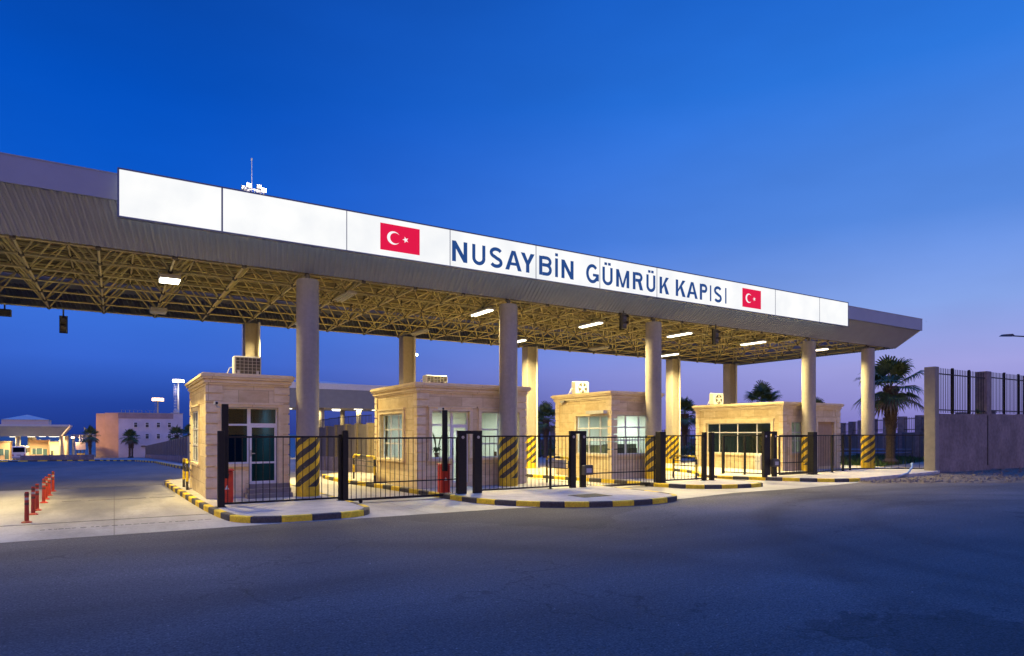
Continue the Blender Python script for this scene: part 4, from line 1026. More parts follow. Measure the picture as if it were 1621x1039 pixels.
def portal(x0, x1, y, label, w=.15, z0=.14, beam=True, box=None, fill=False):
    t = thing('gate_portal', ((x0 + x1) / 2, y, z0), label, 'gate frame', 'black gate guide frames')
    for x in (x0, x1):
        b = MB(); b.bbox(x - w, x + w, y - .07, y + .07, z0, 2.22 if not beam else 2.13, .012); b.build('post', M_BLACK, t)
    if beam:
        b = MB(); b.box(x0 - w, x1 + w, y - .07, y + .07, 2.13, 2.24); b.build('top_beam', M_BLACK, t)
    if fill:
        b = MB(); b.box(x0 + w, x0 + w + .22, y - .06, y + .06, z0 + .1, 2.13); b.build('filler_plate', M_BLACK, t)
    if box:
        b = MB(); b.bbox(box - .2, box + .2, y - .27, y - .071, .62, .98, .015); bb = b.build('control_box', M_DGREY, t)
        b = MB(); b.box(box - .12, box + .12, y - .278, y - .2705, .70, .86); b.build('label_plate', M_GREYP, bb)
    b = MB(); 
    for x in (x0, x1): b.tube([(x, y - .09, 2.02), (x, y - .071, 2.02)], .05, 12)
    b.build('guide_roller', M_STEEL, t)
fence((2.45, FY, 0), (5.72, FY, 0), [(2.46, FY, .085, 2.22), (5.74, FY + .1, .045, 2.12), (5.86, FY - .02, .08, 2.24)], 'black bar fence in front of the leftmost booth and first round column')
gate_leaf((6.0, 19.32), (9.75, 19.32), 'closed black sliding gate across the lane left of the second booth')
portal(9.78, 10.36, FY, 'black gate frame with open middle between the closed gate and second column', box=None)
fence((10.5, FY, 0), (14.2, FY, 0), [(13.35, FY, .035, 2.05)], 'black bar fence in front of the second round column', pitch=.17)
portal(14.34, 14.82, FY, 'black gate frame with control box left of the corner window booth', w=.12, box=14.9)
gate_leaf((15.0, 19.32), (18.75, 19.32), 'closed black sliding gate before the corner window booth', pitch=.15)
fence((18.95, FY, 0), (21.35, FY, 0), [(18.78, FY, .15, 2.22), (21.32, FY, .08, 2.2), (21.72, FY - .05, .085, 2.2)], 'short black bar fence just right of the third round column', pitch=.2)
fence((25.7, 21.7, 0), (26.15, 19.35, 0), [(25.7, 21.7, .06, 2.05), (25.92, 20.6, .04, 2.05)], 'black bar side fence turned along the open lane at the long window booth', pitch=.2)
portal(25.3, 25.98, FY, 'black gate frame with control box in front of the rightmost booth corner', w=.12, box=25.8, fill=True)
gate_leaf((26.2, 19.3), (29.1, 19.3), 'opened black sliding gate parked before the rightmost booth', pitch=.17, base=.26, mid=.75)
fence((26.2, FY - .12, 0), (29.0, FY - .12, 0), [(28.9, FY, .16, 2.22)], 'black bar fence left of the fourth round column, doubled by the parked gate', pitch=.26)
fence((29.1, FY, 0), (34.1, 20.2, 0), [(31.4, FY + .55, .045, 2.08), (33.0, FY + .94, .045, 2.08)], 'black bar fence running right of the fourth round column', pitch=.23)
fence((34.1, 20.2, 0), (37.6, 18.0, 0), [(34.1, 20.2, .04, 2.05)], 'black bar fence ending at the tall concrete wall', pitch=.36)

# hoops
def hoop(x, y0, y1, z1, label, plate=False):
    t = thing('hoop_barrier', (x, (y0 + y1) / 2, .15), label, 'guard rail', 'yellow black hoop guards')
    path = [(x, y0, .13), (x, y0, .45), (x, y0, .8), (x, y0, z1 - .12), (x, y0 + .05, z1 - .03), (x, y0 + .14, z1), (x, y0 * .65 + y1 * .35, z1), (x, y0 * .35 + y1 * .65, z1), (x, y1 - .14, z1), (x, y1 - .05, z1 - .03), (x, y1, z1 - .12), (x, y1, .8), (x, y1, .45), (x, y1, .13)]
    colr = [1, 0, 1, 0, 0, 0, 1, 0, 0, 0, 1, 0, 1]
    b = MB()
    for i in range(len(path) - 1): b.tube([path[i], path[i + 1]], .045, 10, mi=colr[i], cap=True)
    b.build('hoop_tube', [M_KY, M_KB], t, smooth=True)
    b = MB(); b.tube([(x, y0, z1 - .42), (x, y1, z1 - .42)], .022, 8); b.tube([(x, y0, z1 - .22), (x, y1, z1 - .22)], .018, 8); b.build('cross_rail', M_KB, t)
    if plate:
        b = MB(); b.box(x - .015, x + .015, y0 + .2, y1 - .25, z1 - .42, z1 - .1); b.build('grey_plate', M_GREYP, t)
hoop(2.2, 25.5, 26.8, 1.2, 'yellow and black hoop guard on the kerb left of the leftmost booth')
hoop(9.0, 25.2, 27.9, 1.2, 'yellow and black hoop guard on the kerb left of the second booth')
hoop(15.0, 20.1, 21.6, 1.2, 'yellow and black hoop guard with grey plate right of the second round column', True)
hoop(21.45, 19.55, 20.9, 1.15, 'yellow and black hoop guard right of the third round column')

# flexible bollards
def bollard():
    t = thing('lane_bollard', (0, 0, 0), '', 'bollard', 'red flexible lane bollards')
    b = MB(); b.lathe([(.045, .04), (.048, .1), (.043, .72), (.036, .745)], 0, 0, 14); b.build('post', M_ORANGE, t, smooth=True)
    b = MB(); b.lathe([(.11, .004), (.11, .022), (.06, .05)], 0, 0, 18); b.build('base', M_ORANGE, t, smooth=True)
    for z, m in ((.68, M_STRIPD), (.58, M_STRIPW), (.46, M_STRIPD)):
        b = MB(); b.lathe([(.0455, z - .03), (.0455, z + .03)], 0, 0, 14); b.build('reflective_band', m, t, smooth=True)
    return t
bt = bollard()
bol = [(-1.79, 19.3), (-1.82, 21.1), (-1.83, 22.2), (-1.85, 24.5), (-1.89, 25.8), (-1.91, 27.3), (-1.93, 29.2)]
names = ['red bollard nearest the road, standing apart at the front of its row', 'red bollard second from the front of the row, dirty grey bands', 'red bollard third from the front of the row', 'red bollard at the middle of the row in the left lane',
         'red bollard third from the rear of the row', 'red bollard second from the rear of the row', 'red bollard at the rear end of the row by dark asphalt']
for i, ((x, y), lb) in enumerate(zip(bol, names)):
    if i == 0: bt.location = (x, y, 0); bt['label'] = lb
    else: copy_tree(bt, (x, y, 0), lb)

# drain grate and hose
t = thing('drain_grate', (13.0, 16.3, .15), 'dark rusty drain grate set flat in the rounded pavement', 'drain')
b = MB(); b.box(12.45, 13.6, 15.9, 16.75, .150, .158)
b.build('frame', M_GRATE, t)
b = MB()
for k in range(13): b.box(12.52 + k * .08, 12.57 + k * .08, 15.97, 16.68, .158, .166)
b.build('slats', mat('rusty slat', (.07, .06, .045), .7, var=.3), t)
b = MB(); b.tube([(31.2, 16.9, .03), (32.2, 16.7, .06), (33.2, 16.75, .2), (34.0, 16.95, .45), (34.5, 17.2, .62)], .05, 8)
tag(b.build('water_hose', M_HOSE, smooth=True, origin=(32, 16.8, 0)), 'pale blue hose sticking up from the dirt beside the fence', 'hose')

# ================================================================ right hand wall with railings
t = thing('boundary_wall', (37.5, 17.5, 0), 'tall concrete wall with pillars and spiked railing at the right', 'wall')
def along(s_): return (37.35 + s_, 17.42 - s_ * .01)
WX0, WX1 = 37.66, 62.0
b = MB(); x = WX0
while x < WX1:
    x2 = min(x + 2.55, WX1); yb = 17.50; b.box(x + .006, x2 - .006, yb, yb + .25, -.1, 3.22 + (x - WX0) * .012); x = x2
b.build('wall_panels', M_WALLC, t)
b = MB(); b.box(WX0, WX1, 17.56, 17.7, -.1, 3.2); b.build('joint_filler', M_GRATE, t)
pil = [(37.24, 37.655, 17.38, 17.95), (43.45, 44.02, 17.36, 18.12), (49.9, 50.5, 17.36, 18.1), (56.4, 57.0, 17.36, 18.1)]
for i, (a, c, y0, y1) in enumerate(pil):
    b = MB(); b.bbox(a, c, y0 if i == 0 else 17.48, y1, -.1 if i == 0 else 3.2, 5.72 + (a - 37) * .012, .02); b.build('pillar', M_PILC if i == 0 else M_WALLC, t)
    b = MB(); 
    if i: b.box(a + .05, a + .13, 17.47, 17.50, .3, 3.2); b.build('expansion_joint', M_GRATE, t)
for (a, c) in ((37.66, 43.45), (44.02, 49.9), (50.5, 56.4)):
    z0 = 3.22 + (a - WX0) * .012; zt = 5.70 + (a - 37) * .012
    b = MB(); b.box(a, c, 17.58, 17.63, z0 + .18, z0 + .24); b.box(a, c, 17.58, 17.63, zt - .35, zt - .29); bars(b, (a, 17.605), (c, 17.605), z0 + .05, zt, .19, .018)
    rl_ = b.build('railing', M_BLACK, t)
    n = 2
    for k in range(n):
        xx = a + (c - a) * (k + 1) / (n + 1); b = MB(); b.bbox(xx - .055, xx + .055, 17.55, 17.66, z0, zt + .06, .01); b.build('railing_post', M_BLACK, t)

# rear boundary wall (dark, far)
t = thing('rear_wall', (58.5, 28.5, 0), 'distant dark wall topped with pillars and railing beyond the lawn', 'wall')
pts = [(50.0, 20.0), (58.5, 28.5), (73, 43), (100, 70), (40, 70)]
w = MB(); pr = MB(); rs = MB()
for a, c in zip(pts[:-1], pts[1:]):
    A = Vector(a); B = Vector(c); d = (B - A).normalized(); nn = Vector((-d.y, d.x)) * .12; ln = (B - A).length
    q = [A + nn, B + nn, B - nn, A - nn]
    w.add([(p.x, p.y, gz(p.y) - .2) for p in q] + [(p.x, p.y, 2.25 + gz(p.y)) for p in q], [(4, 5, 6, 7), (0, 1, 5, 4), (1, 2, 6, 5), (2, 3, 7, 6), (3, 0, 4, 7)])
    s_ = 0
    while s_ < ln:
        p = A + d * s_; z = gz(p.y); pr.box(p.x - .28, p.x + .28, p.y - .28, p.y + .28, z - .1, z + 3.7); s_ += 4.2
    for h in (2.5, 3.45): rail(rs, (A.x, A.y), (B.x, B.y), h + gz(A.y), .03, .03)
    s_ = 0
    while s_ < min(ln, 34):
        p = A + d * s_; z = gz(p.y); rs.box(p.x - .015, p.x + .015, p.y - .015, p.y + .015, z + 2.25, z + 3.6); s_ += .4
w.build('wall_body', M_WALLB, t); pr.build('pillars', M_WALLC, t); rs.build('railing', M_BLACK, t)
# low white rail behind lawn
t = thing('low_rail', (50, 33, 0), 'low pale double rail behind the lawn', 'guard rail')
for z in (.45, .75):
    b = MB(); b.tube([(40, 35.2, z), (54, 33.2, z), (60, 29.5, z)], .05, 6); b.build('rail', M_GREYP, t)
b = MB()
for k in range(9): b.tube([(40 + k * 1.75, 35.2 - k * .25, 0), (40 + k * 1.75, 35.2 - k * .25, .8)], .05, 6)
b.build('rail_posts', M_GREYP, t)

# walls behind the lanes
def yard_wall(x, y0, y1, h, label, m, mp, pitch, rail_h, plinth):
    t = thing('yard_wall', (x, y0, 0), label, 'wall')
    w = MB(); p_ = MB(); r_ = MB(); pl_ = MB(); y = y0
    while y < y1 - .01:
        y2 = min(y + pitch, y1); z = gz(y2)
        w.box(x, x + .2, y, y2, z - .3, gz((y + y2) / 2) + h); p_.box(x - .1, x + .25, y - .14, y + .14, z - .3, gz(y) + h + .06)
        pl_.box(x - .13, x - .001, y + .14, y2 - .14, z - .3, gz(y) + plinth)
        if rail_h:
            k = y
            while k < y2: r_.box(x + .09, x + .11, k, k + .02, gz(y) + h, gz(y) + h + rail_h); k += .22
            r_.box(x + .08, x + .12, y, y2, gz(y) + h + rail_h - .06, gz(y) + h + rail_h - .03)
        y = y2
    w.build('wall_panels', m, t); p_.build('pillars', mp, t); pl_.build('plinth', M_WALLC, t)
    if rail_h: r_.build('railing', M_BLACK, t)
yard_wall(11.0, 31.6, 43, 2.62, 'brown concrete wall with thin railing behind the second lane', M_WALLB, mat('brown wall rib', (.16, .13, .10), .8, var=.15), 1.9, .5, .8)
yard_wall(6.5, 74, 181, 2.8, 'long grey panel wall with pale pillars receding left of the leftmost booth', M_WALLB, M_PILC, 3.4, 0, .75)

# ================================================================ palms
def palm(seed, n_leaf, h, cr, trunk_r, stem2=False):
    rnd = random.Random(seed); t = thing('palm_tree', (0, 0, 0), '', 'palm tree', 'fan palms')
    b = MB()
    def stem(ox, oy, hh, r):
        pts = []; rad = []; n = 26
        for i in range(n + 1):
            q = i / n; pts.append((ox + .05 * math.sin(q * 2.2), oy, q * hh)); rr = r * (1.18 if q < .06 else (.72 if q < .45 else .78 + .62 * (q - .45)))
            rad.append(rr * (1.05 if i % 2 else .94))
        b.tube(pts, rad, 12)
        for k in range(150):                       # old leaf boots on the upper stem
            q = rnd.uniform(.46, .99); a = rnd.uniform(0, 6.28); rr = r * (.78 + .62 * (q - .45)) * .95; z = q * hh
            c = Vector((ox + .05 * math.sin(q * 2.2) + math.cos(a) * rr, oy + math.sin(a) * rr, z)); o_ = Vector((math.cos(a), math.sin(a), 0)); s_ = Vector((-math.sin(a), math.cos(a), 0)) * .06
            b.add([c - s_, c + s_, c + o_ * .16 + Vector((0, 0, .22)), c - Vector((0, 0, .1))], [(0, 1, 2), (0, 2, 3), (1, 3, 2)])
    stem(0, 0, h, trunk_r)
    if stem2: stem(.55, .1, h * .93, trunk_r * .85)
    b.build('trunk', M_TRUNK, t, smooth=True)
    lf = MB(); dry = MB()
    tops = [(0, 0, h, n_leaf)] + ([(.55, .1, h * .93, n_leaf // 2)] if stem2 else [])
    for (ox, oy, hh, nl) in tops:
        for k in range(nl):
            a = k * 2.39996 + rnd.uniform(-.3, .3); q = k / nl
            el = R(84 - 112 * q ** .95 + rnd.uniform(-10, 10)); dead = q > .88
            L_ = cr * rnd.uniform(.42, .58); d = Vector((math.cos(a) * math.cos(el), math.sin(a) * math.cos(el), math.sin(el)))
            c0 = Vector((ox, oy, hh - q * .55)); mid = c0 + d * L_ * .6; tip = c0 + d * L_ + Vector((0, 0, -.10 * cr * (1 - abs(d.z))))
            B_ = dry if dead else lf
            B_.tube([c0, mid, tip], [.035, .026, .018], 4, cap=False)
            ax = (tip - mid).normalized(); up = Vector((0, 0, 1)) if abs(ax.z) < .95 else Vector((1, 0, 0)); side = ax.cross(up).normalized(); nrm = side.cross(ax).normalized()
            fan = cr * rnd.uniform(.48, .62); ns = 22
            for i in range(ns):
                th = R(-118 + 236 * i / (ns - 1)); dr = (ax * math.cos(th) + side * math.sin(th)).normalized()
                ln = fan * (.72 + .28 * math.cos(th * .8)) * rnd.uniform(.88, 1.08); wd = ln * .05
                pv = dr.cross(nrm).normalized() * wd
                m1 = tip + dr * ln * .5 + nrm * (.05 * ln); e1 = tip + dr * ln * .82 + Vector((0, 0, -.07 * ln)); e2 = tip + dr * ln + Vector((0, 0, -.28 * ln * rnd.uniform(.7, 1.5)))
                B_.add([tip, m1 - pv, m1 + nrm * wd * .6, m1 + pv, e1 - pv * .6, e1 + pv * .6, e2], [(0, 1, 2), (0, 2, 3), (1, 4, 2), (2, 4, 5), (2, 5, 3), (4, 6, 5)])
    lf.build('crown', M_LEAF, t); 
    if dry.v: dry.build('dry_leaves', M_LEAFD, t)
    return t
pA = palm(3, 26, 5.45, 2.45, .42)
pA.location = (46.1, 24.4, 0); pA['label'] = 'large fan palm with thick trunk standing on the lawn by the right wall'
pB = palm(11, 22, 4.9, 2.2, .36); pB.location = (51.3, 38.8, gz(38.8)); pB['label'] = 'dark fan palm crown showing above the rightmost booth roof'
pC = palm(5, 26, 5.3, 2.2, .34, True); pC.location = (3.2, 184, gz(184)); pC['label'] = 'twin stemmed fan palm before the pale three storey building'
for src, loc, rz, lab, s_ in ((pB, (69.5, 45, gz(45)), 1.3, 'fan palm tip just peeking over the right end of the rightmost booth', .92),
                              (pA, (46.7, 44.0, gz(44)), 2.1, 'dark fan palm seen between the third column and rightmost booth', .78),
                              (pB, (42.8, 61.8, gz(61.8)), .7, 'dark fan palm seen in the gap left of the corner window booth', .92),
                              (pA, (44.5, 66.0, gz(66)), 4.0, 'fan palm further back in the gap left of the corner window booth', .74),
                              (pB, (-4.9, 184, gz(184)), 2.6, 'bushy dark fan palm at the left corner of the pale building', 1.12),
                              (pB, (10.3, 140, gz(140)), 3.3, 'fan palm crown rising behind the long grey panel wall', .92),
                              (pA, (12.2, 136, gz(136)), 1.0, 'fan palm lit orange at the left edge of the leftmost booth', .86)):
    c = copy_tree(src, loc, lab, rz); c.scale = (s_, s_, s_)

# dark shrubs behind lanes at ground level are part of the lawn; bush at rear gap
def bush(x, y, r, label, seed):
    rnd = random.Random(seed); b = MB()
    for i in range(420):
        a = rnd.uniform(0, 6.28); e = math.asin(rnd.uniform(0, 1)); q = r * rnd.uniform(.55, 1.0) * (1 + .25 * math.sin(a * 3))
        c = Vector((x + q * math.cos(a) * math.cos(e), y + q * math.sin(a) * math.cos(e), gz(y) + .1 + q * math.sin(e) * 1.1)); s_ = .10 * r
        u = Vector((rnd.uniform(-1, 1), rnd.uniform(-1, 1), rnd.uniform(-1, 1))).normalized() * s_; v = Vector((rnd.uniform(-1, 1), rnd.uniform(-1, 1), rnd.uniform(-1, 1))).normalized() * s_
        b.add([c - u, c + v, c + u, c - v], [(0, 1, 2, 3)])
    b.tube([(x, y, gz(y)), (x, y, gz(y) + r * .8)], .06, 5)
    tag(b.build('shrub', M_LEAF, origin=(x, y, gz(y))), label, 'shrub')
bush(46, 65, 1.8, 'low dark shrub below the palms left of the corner window booth', 1)
bush(44, 41, 1.2, 'low dark shrub under the palm left of the rightmost booth', 2)
# dry bush on top of the right wall's second pillar foot
b = MB(); rnd = random.Random(4)
for i in range(120):
    a = rnd.uniform(0, 6.28); c = Vector((42.55, 17.55, 3.28)); d = Vector((math.cos(a) * rnd.uniform(.1, .45), math.sin(a) * .12, rnd.uniform(.05, .4))); s_ = Vector((.02, 0, .015))
    b.add([c + d * .2 - s_, c + d * .2 + s_, c + d], [(0, 1, 2)])
tag(b.build('weed_tuft', M_LEAF, origin=(42.55, 17.55, 3.28)), 'small weed tuft growing on the wall beside the second pillar', 'weed')

for (wx, wy, wn, wl) in ((32.6, 16.6, 110, 'dry weed clump on the dirt just left of the blue hose'), (35.6, 16.5, 140, 'dry weed clump on the dirt right of the blue hose'), (38.6, 17.2, 70, 'small dry weed at the foot of the end pillar'), (44.3, 17.2, 90, 'dry weed at the foot of the wall under the second pillar')):
    b = MB()
    for i in range(wn):
        a = rnd.uniform(0, 6.28); rr = rnd.uniform(0, .45); c = Vector((wx + rr * math.cos(a), wy + rr * .4 * math.sin(a), .004)); a2 = rnd.uniform(0, 6.28); d = Vector((math.cos(a2) * rnd.uniform(.03, .14), math.sin(a2) * .08, rnd.uniform(.06, .22))); s_ = Vector((.012, .006, 0))
        b.add([c - s_, c + s_, c + d], [(0, 1, 2)])
    tag(b.build('dry_weed', M_LEAFD, origin=(wx, wy, 0)), wl, 'weed', 'dry weeds along the dirt verge')

# ================================================================ light masts, street lamp
M_HEAD = emis('mast lamp white', (1, .93, .85), 14.0); M_HEADO = emis('mast lamp orange', (1, .62, .32), 14.0); M_HEADC = emis('mast lamp cool', (.85, 1, .98), 14.0)
def mast(x, y, ztop, r, label, mh, n=6, ring=1.0, rod=True, ladder=False, power=0, pcol=(1, .9, .8), lit=None, hs=.22):
    z0 = gz(y); t = thing('light_mast', (x, y, z0), label, 'light mast', 'tall floodlight masts')
    b = MB(); b.tube([(x, y, z0), (x, y, ztop - .4)], r, 12, r2=r * .55); b.build('pole', M_STEEL, t, smooth=True)
    if ladder:
        b = MB(); lx = x - r - .45
        for dx in (-.25, .25): b.tube([(lx + dx, y, z0), (lx + dx, y, ztop - .8)], .03, 5)
        k = z0
        while k < ztop - .9: b.tube([(lx - .25, y, k), (lx + .25, y, k)], .035, 5, cap=False); b.tube([(lx + .25, y, k), (x, y, k)], .02, 4, cap=False); k += .9
        b.build('ladder', M_STEEL, t)
    b = MB(); m = 24
    for k in range(m):
        a0 = 2 * math.pi * k / m; a1 = 2 * math.pi * (k + 1) / m; b.tube([(x + ring * math.cos(a0), y + ring * math.sin(a0), ztop - .35), (x + ring * math.cos(a1), y + ring * math.sin(a1), ztop - .35)], .06, 5, cap=False)
    for k in range(4): a = k * 1.571; b.tube([(x, y, ztop - .5), (x + ring * math.cos(a), y + ring * math.sin(a), ztop - .35)], .05, 5)
    b.build('lamp_ring', M_STEEL, t)
    for k in range(n):
        a = 2 * math.pi * k / n + .9; c = Vector((x + ring * math.cos(a), y + ring * math.sin(a), ztop)); on = lit is None or k in lit
        b = MB(); b.bbox(c.x - hs * 1.1, c.x + hs * 1.1, c.y - hs * .6, c.y + hs * .6, c.z - hs, c.z + hs, .04); f = b.build('floodlight', M_DGREY, t)
        b = MB(); b.box(c.x - hs, c.x + hs, c.y - hs * .66, c.y - hs * .61, c.z - hs * .8, c.z + hs * .8); b.build('lens', mh if on else M_GREYP, f)
    if rod:
        b = MB(); b.tube([(x - .2, y, ztop - .4), (x - .2, y, ztop + 3.0)], .035, 6); b.tube([(x - .2, y, ztop + 2.9), (x - .2, y, ztop + 3.1)], .09, 6); b.build('lightning_rod', M_STEEL, t)
    if power: point('mast_light', (x, y - ring - 3.5, ztop - 3.0), power, pcol, t, .6)
mast(12.15, 70, 27.15, .42, 'tall mast behind the canopy with floodlights peeking over the white sign', M_HEAD, 6, .95, True, True, lit=(3, 5), hs=.22, power=9000, pcol=(1, .86, .74))
mast(16.9, 224.6, 18.4, .45, 'lit floodlight mast with ladder nearest the leftmost booth', M_HEAD, 8, 1.1, False, True, hs=.5, power=4000, pcol=(1, .86, .75))
mast(16.1, 319, 16.8, .6, 'orange lit floodlight mast rising behind the pale building roof', M_HEADO, 8, 1.5, False, True, hs=.7)
mast(51.4, 121, 18.0, .32, 'pale green lit floodlight mast right of a rear column over the second booth', M_HEADC, 5, .45, False, True, hs=.3)
t = thing('street_lamp', (55.6, 18.9, 0), 'unlit grey street lamp head reaching in above the right wall', 'street lamp')
b = MB(); b.tube([(55.6, 18.9, 0), (55.6, 18.9, 8.6)], .11, 10, r2=.07); b.build('pole', M_DGREY, t, smooth=True)
b = MB(); b.tube([(55.6, 18.9, 8.6), (55.3, 19.05, 8.82), (54.2, 19.5, 8.92), (53.2, 20.1, 8.98)], .045, 8); b.build('arm', M_DGREY, t, smooth=True)
b = MB(); b.add([(53.45, 19.8, 8.94), (52.65, 20.28, 8.94), (52.8, 20.55, 8.94), (53.6, 20.07, 8.94), (53.35, 19.9, 9.10), (52.8, 20.25, 9.06), (52.85, 20.4, 9.06), (53.45, 20.05, 9.10)], [(0, 1, 2, 3), (4, 5, 6, 7), (0, 1, 5, 4), (1, 2, 6, 5), (2, 3, 7, 6), (3, 0, 4, 7)])
b.build('lamp_head', M_DGREY, t)

# ================================================================ second canopy in the middle distance
M_MON = mat('warm tinted white render', (.60, .50, .40), .8, var=.08, scale=.5)  # white roof monitor, tinted warm to offset the blue sky light
def sub_canopy(x0, x1, y0, y1, zb, zt, zl, label, cols, hump, lights, power, rim=.9, colr=.4):
    t = thing('rear_canopy', (x0, y0, gz(y0)), label, 'canopy')
    b = MB(); b.add([(x0, y0, zl), (x1, y0, zl), (x1, y0, zt), (x0, y0, zt), (x0 + 1.6, y0 + 1.6, zb), (x1 - 1.6, y0 + 1.6, zb), (x1 - 1.6, y1, zb), (x0 + 1.6, y1, zb), (x0, y1, zl), (x1, y1, zl), (x1, y1, zt), (x0, y1, zt)],
                    [(0, 1, 5, 4), (0, 4, 7, 8), (1, 9, 6, 5), (7, 6, 9, 8), (3, 2, 10, 11)])
    b.build('sloped_fascia', M_FASC, t)
    b = MB(); b.box(x0 - .05, x1 + .05, y0 - .08, y0 - .001, zl, zt); b.box(x0 - .08, x0 - .001, y0 - .08, y1, zl, zt); b.box(x1 + .001, x1 + .08, y0 - .08, y1, zl, zt); b.build('white_band', M_AC, t)
    b = MB(); b.box(x0 + 1.6, x1 - 1.6, y0 + 1.6, y1, zb + .02, zb + .1); b.build('soffit', M_STEELW, t)
    if hump:
        hx0, hx1, hz, hp = hump; b = MB(); c = (hx0 + hx1) / 2; yy = y0 + 3
        b.box(hx0, hx1, yy, yy + 8, zt, hz); b.build('roof_monitor', M_MON, t)
        b = MB(); b.add([(hx0 - .2, yy - .2, hz), (hx1 + .2, yy - .2, hz), (hx1 + .2, yy + 8, hz), (hx0 - .2, yy + 8, hz), (c, yy + 4, hp)], [(0, 1, 4), (1, 2, 4), (2, 3, 4), (3, 0, 4)]); b.build('skylight_roof', M_MON, t)
    for x, y in cols:
        b = MB(); b.tube([(x, y, gz(y) - .1), (x, y, zb + .05)], colr, 14); b.build('column', M_COLC, t, smooth=True)
    for (x, y) in lights:
        order = sorted(lights, key=lambda p: (.851 * p[0] - .525 * p[1]) / (.525 * p[0] + .851 * p[1]))
        nth = ('leftmost', 'second from left', 'third from left', 'fourth from left', 'fifth from left', 'sixth from left', 'rightmost')[order.index((x, y))]
        lt = thing('tube_lamp', (x, y, zb), f'small glowing tube lamp, {nth}, under the ' + ('far left canopy' if x < 0 else 'canopy seen behind the second lane'), 'lamp', 'distant canopy lamps left' if x < 0 else 'distant canopy lamps middle')
        b = MB(); b.box(x - .7, x + .7, y - .12, y + .12, zb - .08, zb + .018); b.build('housing', M_AC, lt)
        b = MB(); b.box(x - .68, x + .68, y - .10, y + .10, zb - .13, zb - .081); b.build('tube', M_TUBE, lt)
        area('lamp_light', (x, y, zb - .2), 1.3, .3, power, WARM, lt)
    return t
sub_canopy(20.5, 46, 98, 112, 6.1, 9.75, 8.85, 'white rimmed canopy with lit underside between the first and second booths', [(27.5, 101), (27.5, 110), (33.4, 101), (33.5, 110), (40, 101), (40, 110), (22, 110)],
           (24, 34, 9.9, 10.6), [(26.0, 100.8), (30.2, 102.5), (33.2, 100.6), (28.2, 107), (32, 108.5), (37, 103), (23, 104)], 320)
sub_canopy(-44, -9.2, 184, 200, 1.45, 4.2, 3.75, 'distant lit canopy with roof monitor at the far left', [(-18.9, 186.5), (-10.6, 186.5), (-10.2, 197), (-17.6, 197), (-29, 186.5)],
           (-22.0, -13.2, 5.35, 6.6), [(-19.8, 186.6), (-16.5, 187), (-12.4, 186.4), (-20.5, 194), (-15, 195), (-11.8, 195), (-26, 188)], 1000, colr=.5)
sodium = thing('sodium_lamp', (-9.0, 188, gz(188)), 'short lamp post with orange light beside the far left canopy', 'street lamp')
b = MB(); b.tube([(-8.6, 189.5, gz(188)), (-8.6, 189.5, 1.0)], .08, 8); b.build('pole', M_DGREY, sodium)
b = MB(); b.bbox(-8.9, -8.3, 189.2, 189.8, 1.0, 1.3, .05); b.build('lamp_head', M_HEADO, sodium)
point('sodium_light', (-8.6, 186.6, 1.0), 2000, (1, .55, .2), sodium, .3)
# far booths under the left canopy
for (x0, x1, y0, h, lab, dx) in ((-17.1, -13.6, 191, 4.2, 'small terracotta booth with teal windows under the far left canopy', 0), (-24.5, -20.6, 188.5, 4.0, 'terracotta booth cut by the left edge under the far canopy', 0)):
    t = thing('distant_booth', (x0, y0, gz(y0)), lab, 'booth'); z = gz(y0)
    b = MB(); b.box(x0, x1, y0, y0 + 4, z - .1, z + h); b.build('wall', M_BTERRAGLOW, t)
    b = MB(); b.box(x0 - .15, x1 + .15, y0 - .15, y0 + 4.15, z + h, z + h + .25); b.build('roof', M_BTERRAGLOW, t)
    b = MB(); b.box(x0 + .4, x1 - 1.1, y0 - .05, y0 + .05, z + 1.0, z + 2.5); 
    w_ = b.build('window', M_CURT, t); b = MB()
    for q in (.4, 1.2, x1 - x0 - 1.1): b.box(x0 + q - .05, x0 + q + .05, y0 - .09, y0 - .051, z + 1, z + 2.5)
    b.build('frame', M_WHITEF, w_)
    b = MB(); b.box(x1 - .95, x1 - .2, y0 - .05, y0 + .05, z + .1, z + 2.3); b.build('door', M_CURT, t)
    if x0 > -18:
        b = MB(); b.bbox(x0 + .3, x0 + 1.2, y0 + .3, y0 + .7, z + h + .25, z + h + .95, .03); b.build('air_conditioner', M_AC, t)
t = thing('ticket_hut', (-12.6, 190, gz(190)), 'bright yellowish hut with dark doorway right of the terracotta booth', 'hut')
z = gz(190); b = MB(); b.box(-13.1, -11.2, 189.6, 193, z, z + 4.0); b.build('wall', mat('yellow render', (.6, .58, .36), .8, var=.05), t); b = MB(); b.box(-12.95, -12.45, 189.5, 189.65, z, z + 1.9); b.build('door', M_DGREY, t); b = MB(); b.box(-13.2, -11.1, 189.5, 193.1, z + 4.0, z + 4.15); b.build('roof', M_FASC, t)
# bus
t = thing('white_bus', (-18.3, 184.3, gz(184)), 'white bus seen from behind under the far left canopy', 'bus')
z = gz(184); bx0, bx1, by0, by1 = -19.7, -17.15, 183.0, 192.0
b = MB(); b.bbox(bx0, bx1, by0, by1, z + .35, z + 3.05, .15); b.build('body', M_BUS, t, smooth=False)
b = MB(); b.box(bx0 + .22, bx1 - .22, by0 - .03, by0 + .02, z + 1.75, z + 2.8); b.build('rear_window', GLASSB, t)
b = MB(); b.box(bx1 - .02, bx1 + .03, by0 + .5, by1 - .5, z + 1.6, z + 2.6); b.build('side_window', GLASSB, t)
b = MB(); b.box(bx0 + .05, bx1 - .05, by0 - .06, by0 + .01, z + .3, z + .65); b.build('bumper', M_GREYP, t)
b = MB(); b.box(bx0 + .9, bx1 - .9, by0 - .04, by0, z + 1.0, z + 1.15); b.build('number_plate', M_DGREY, t)
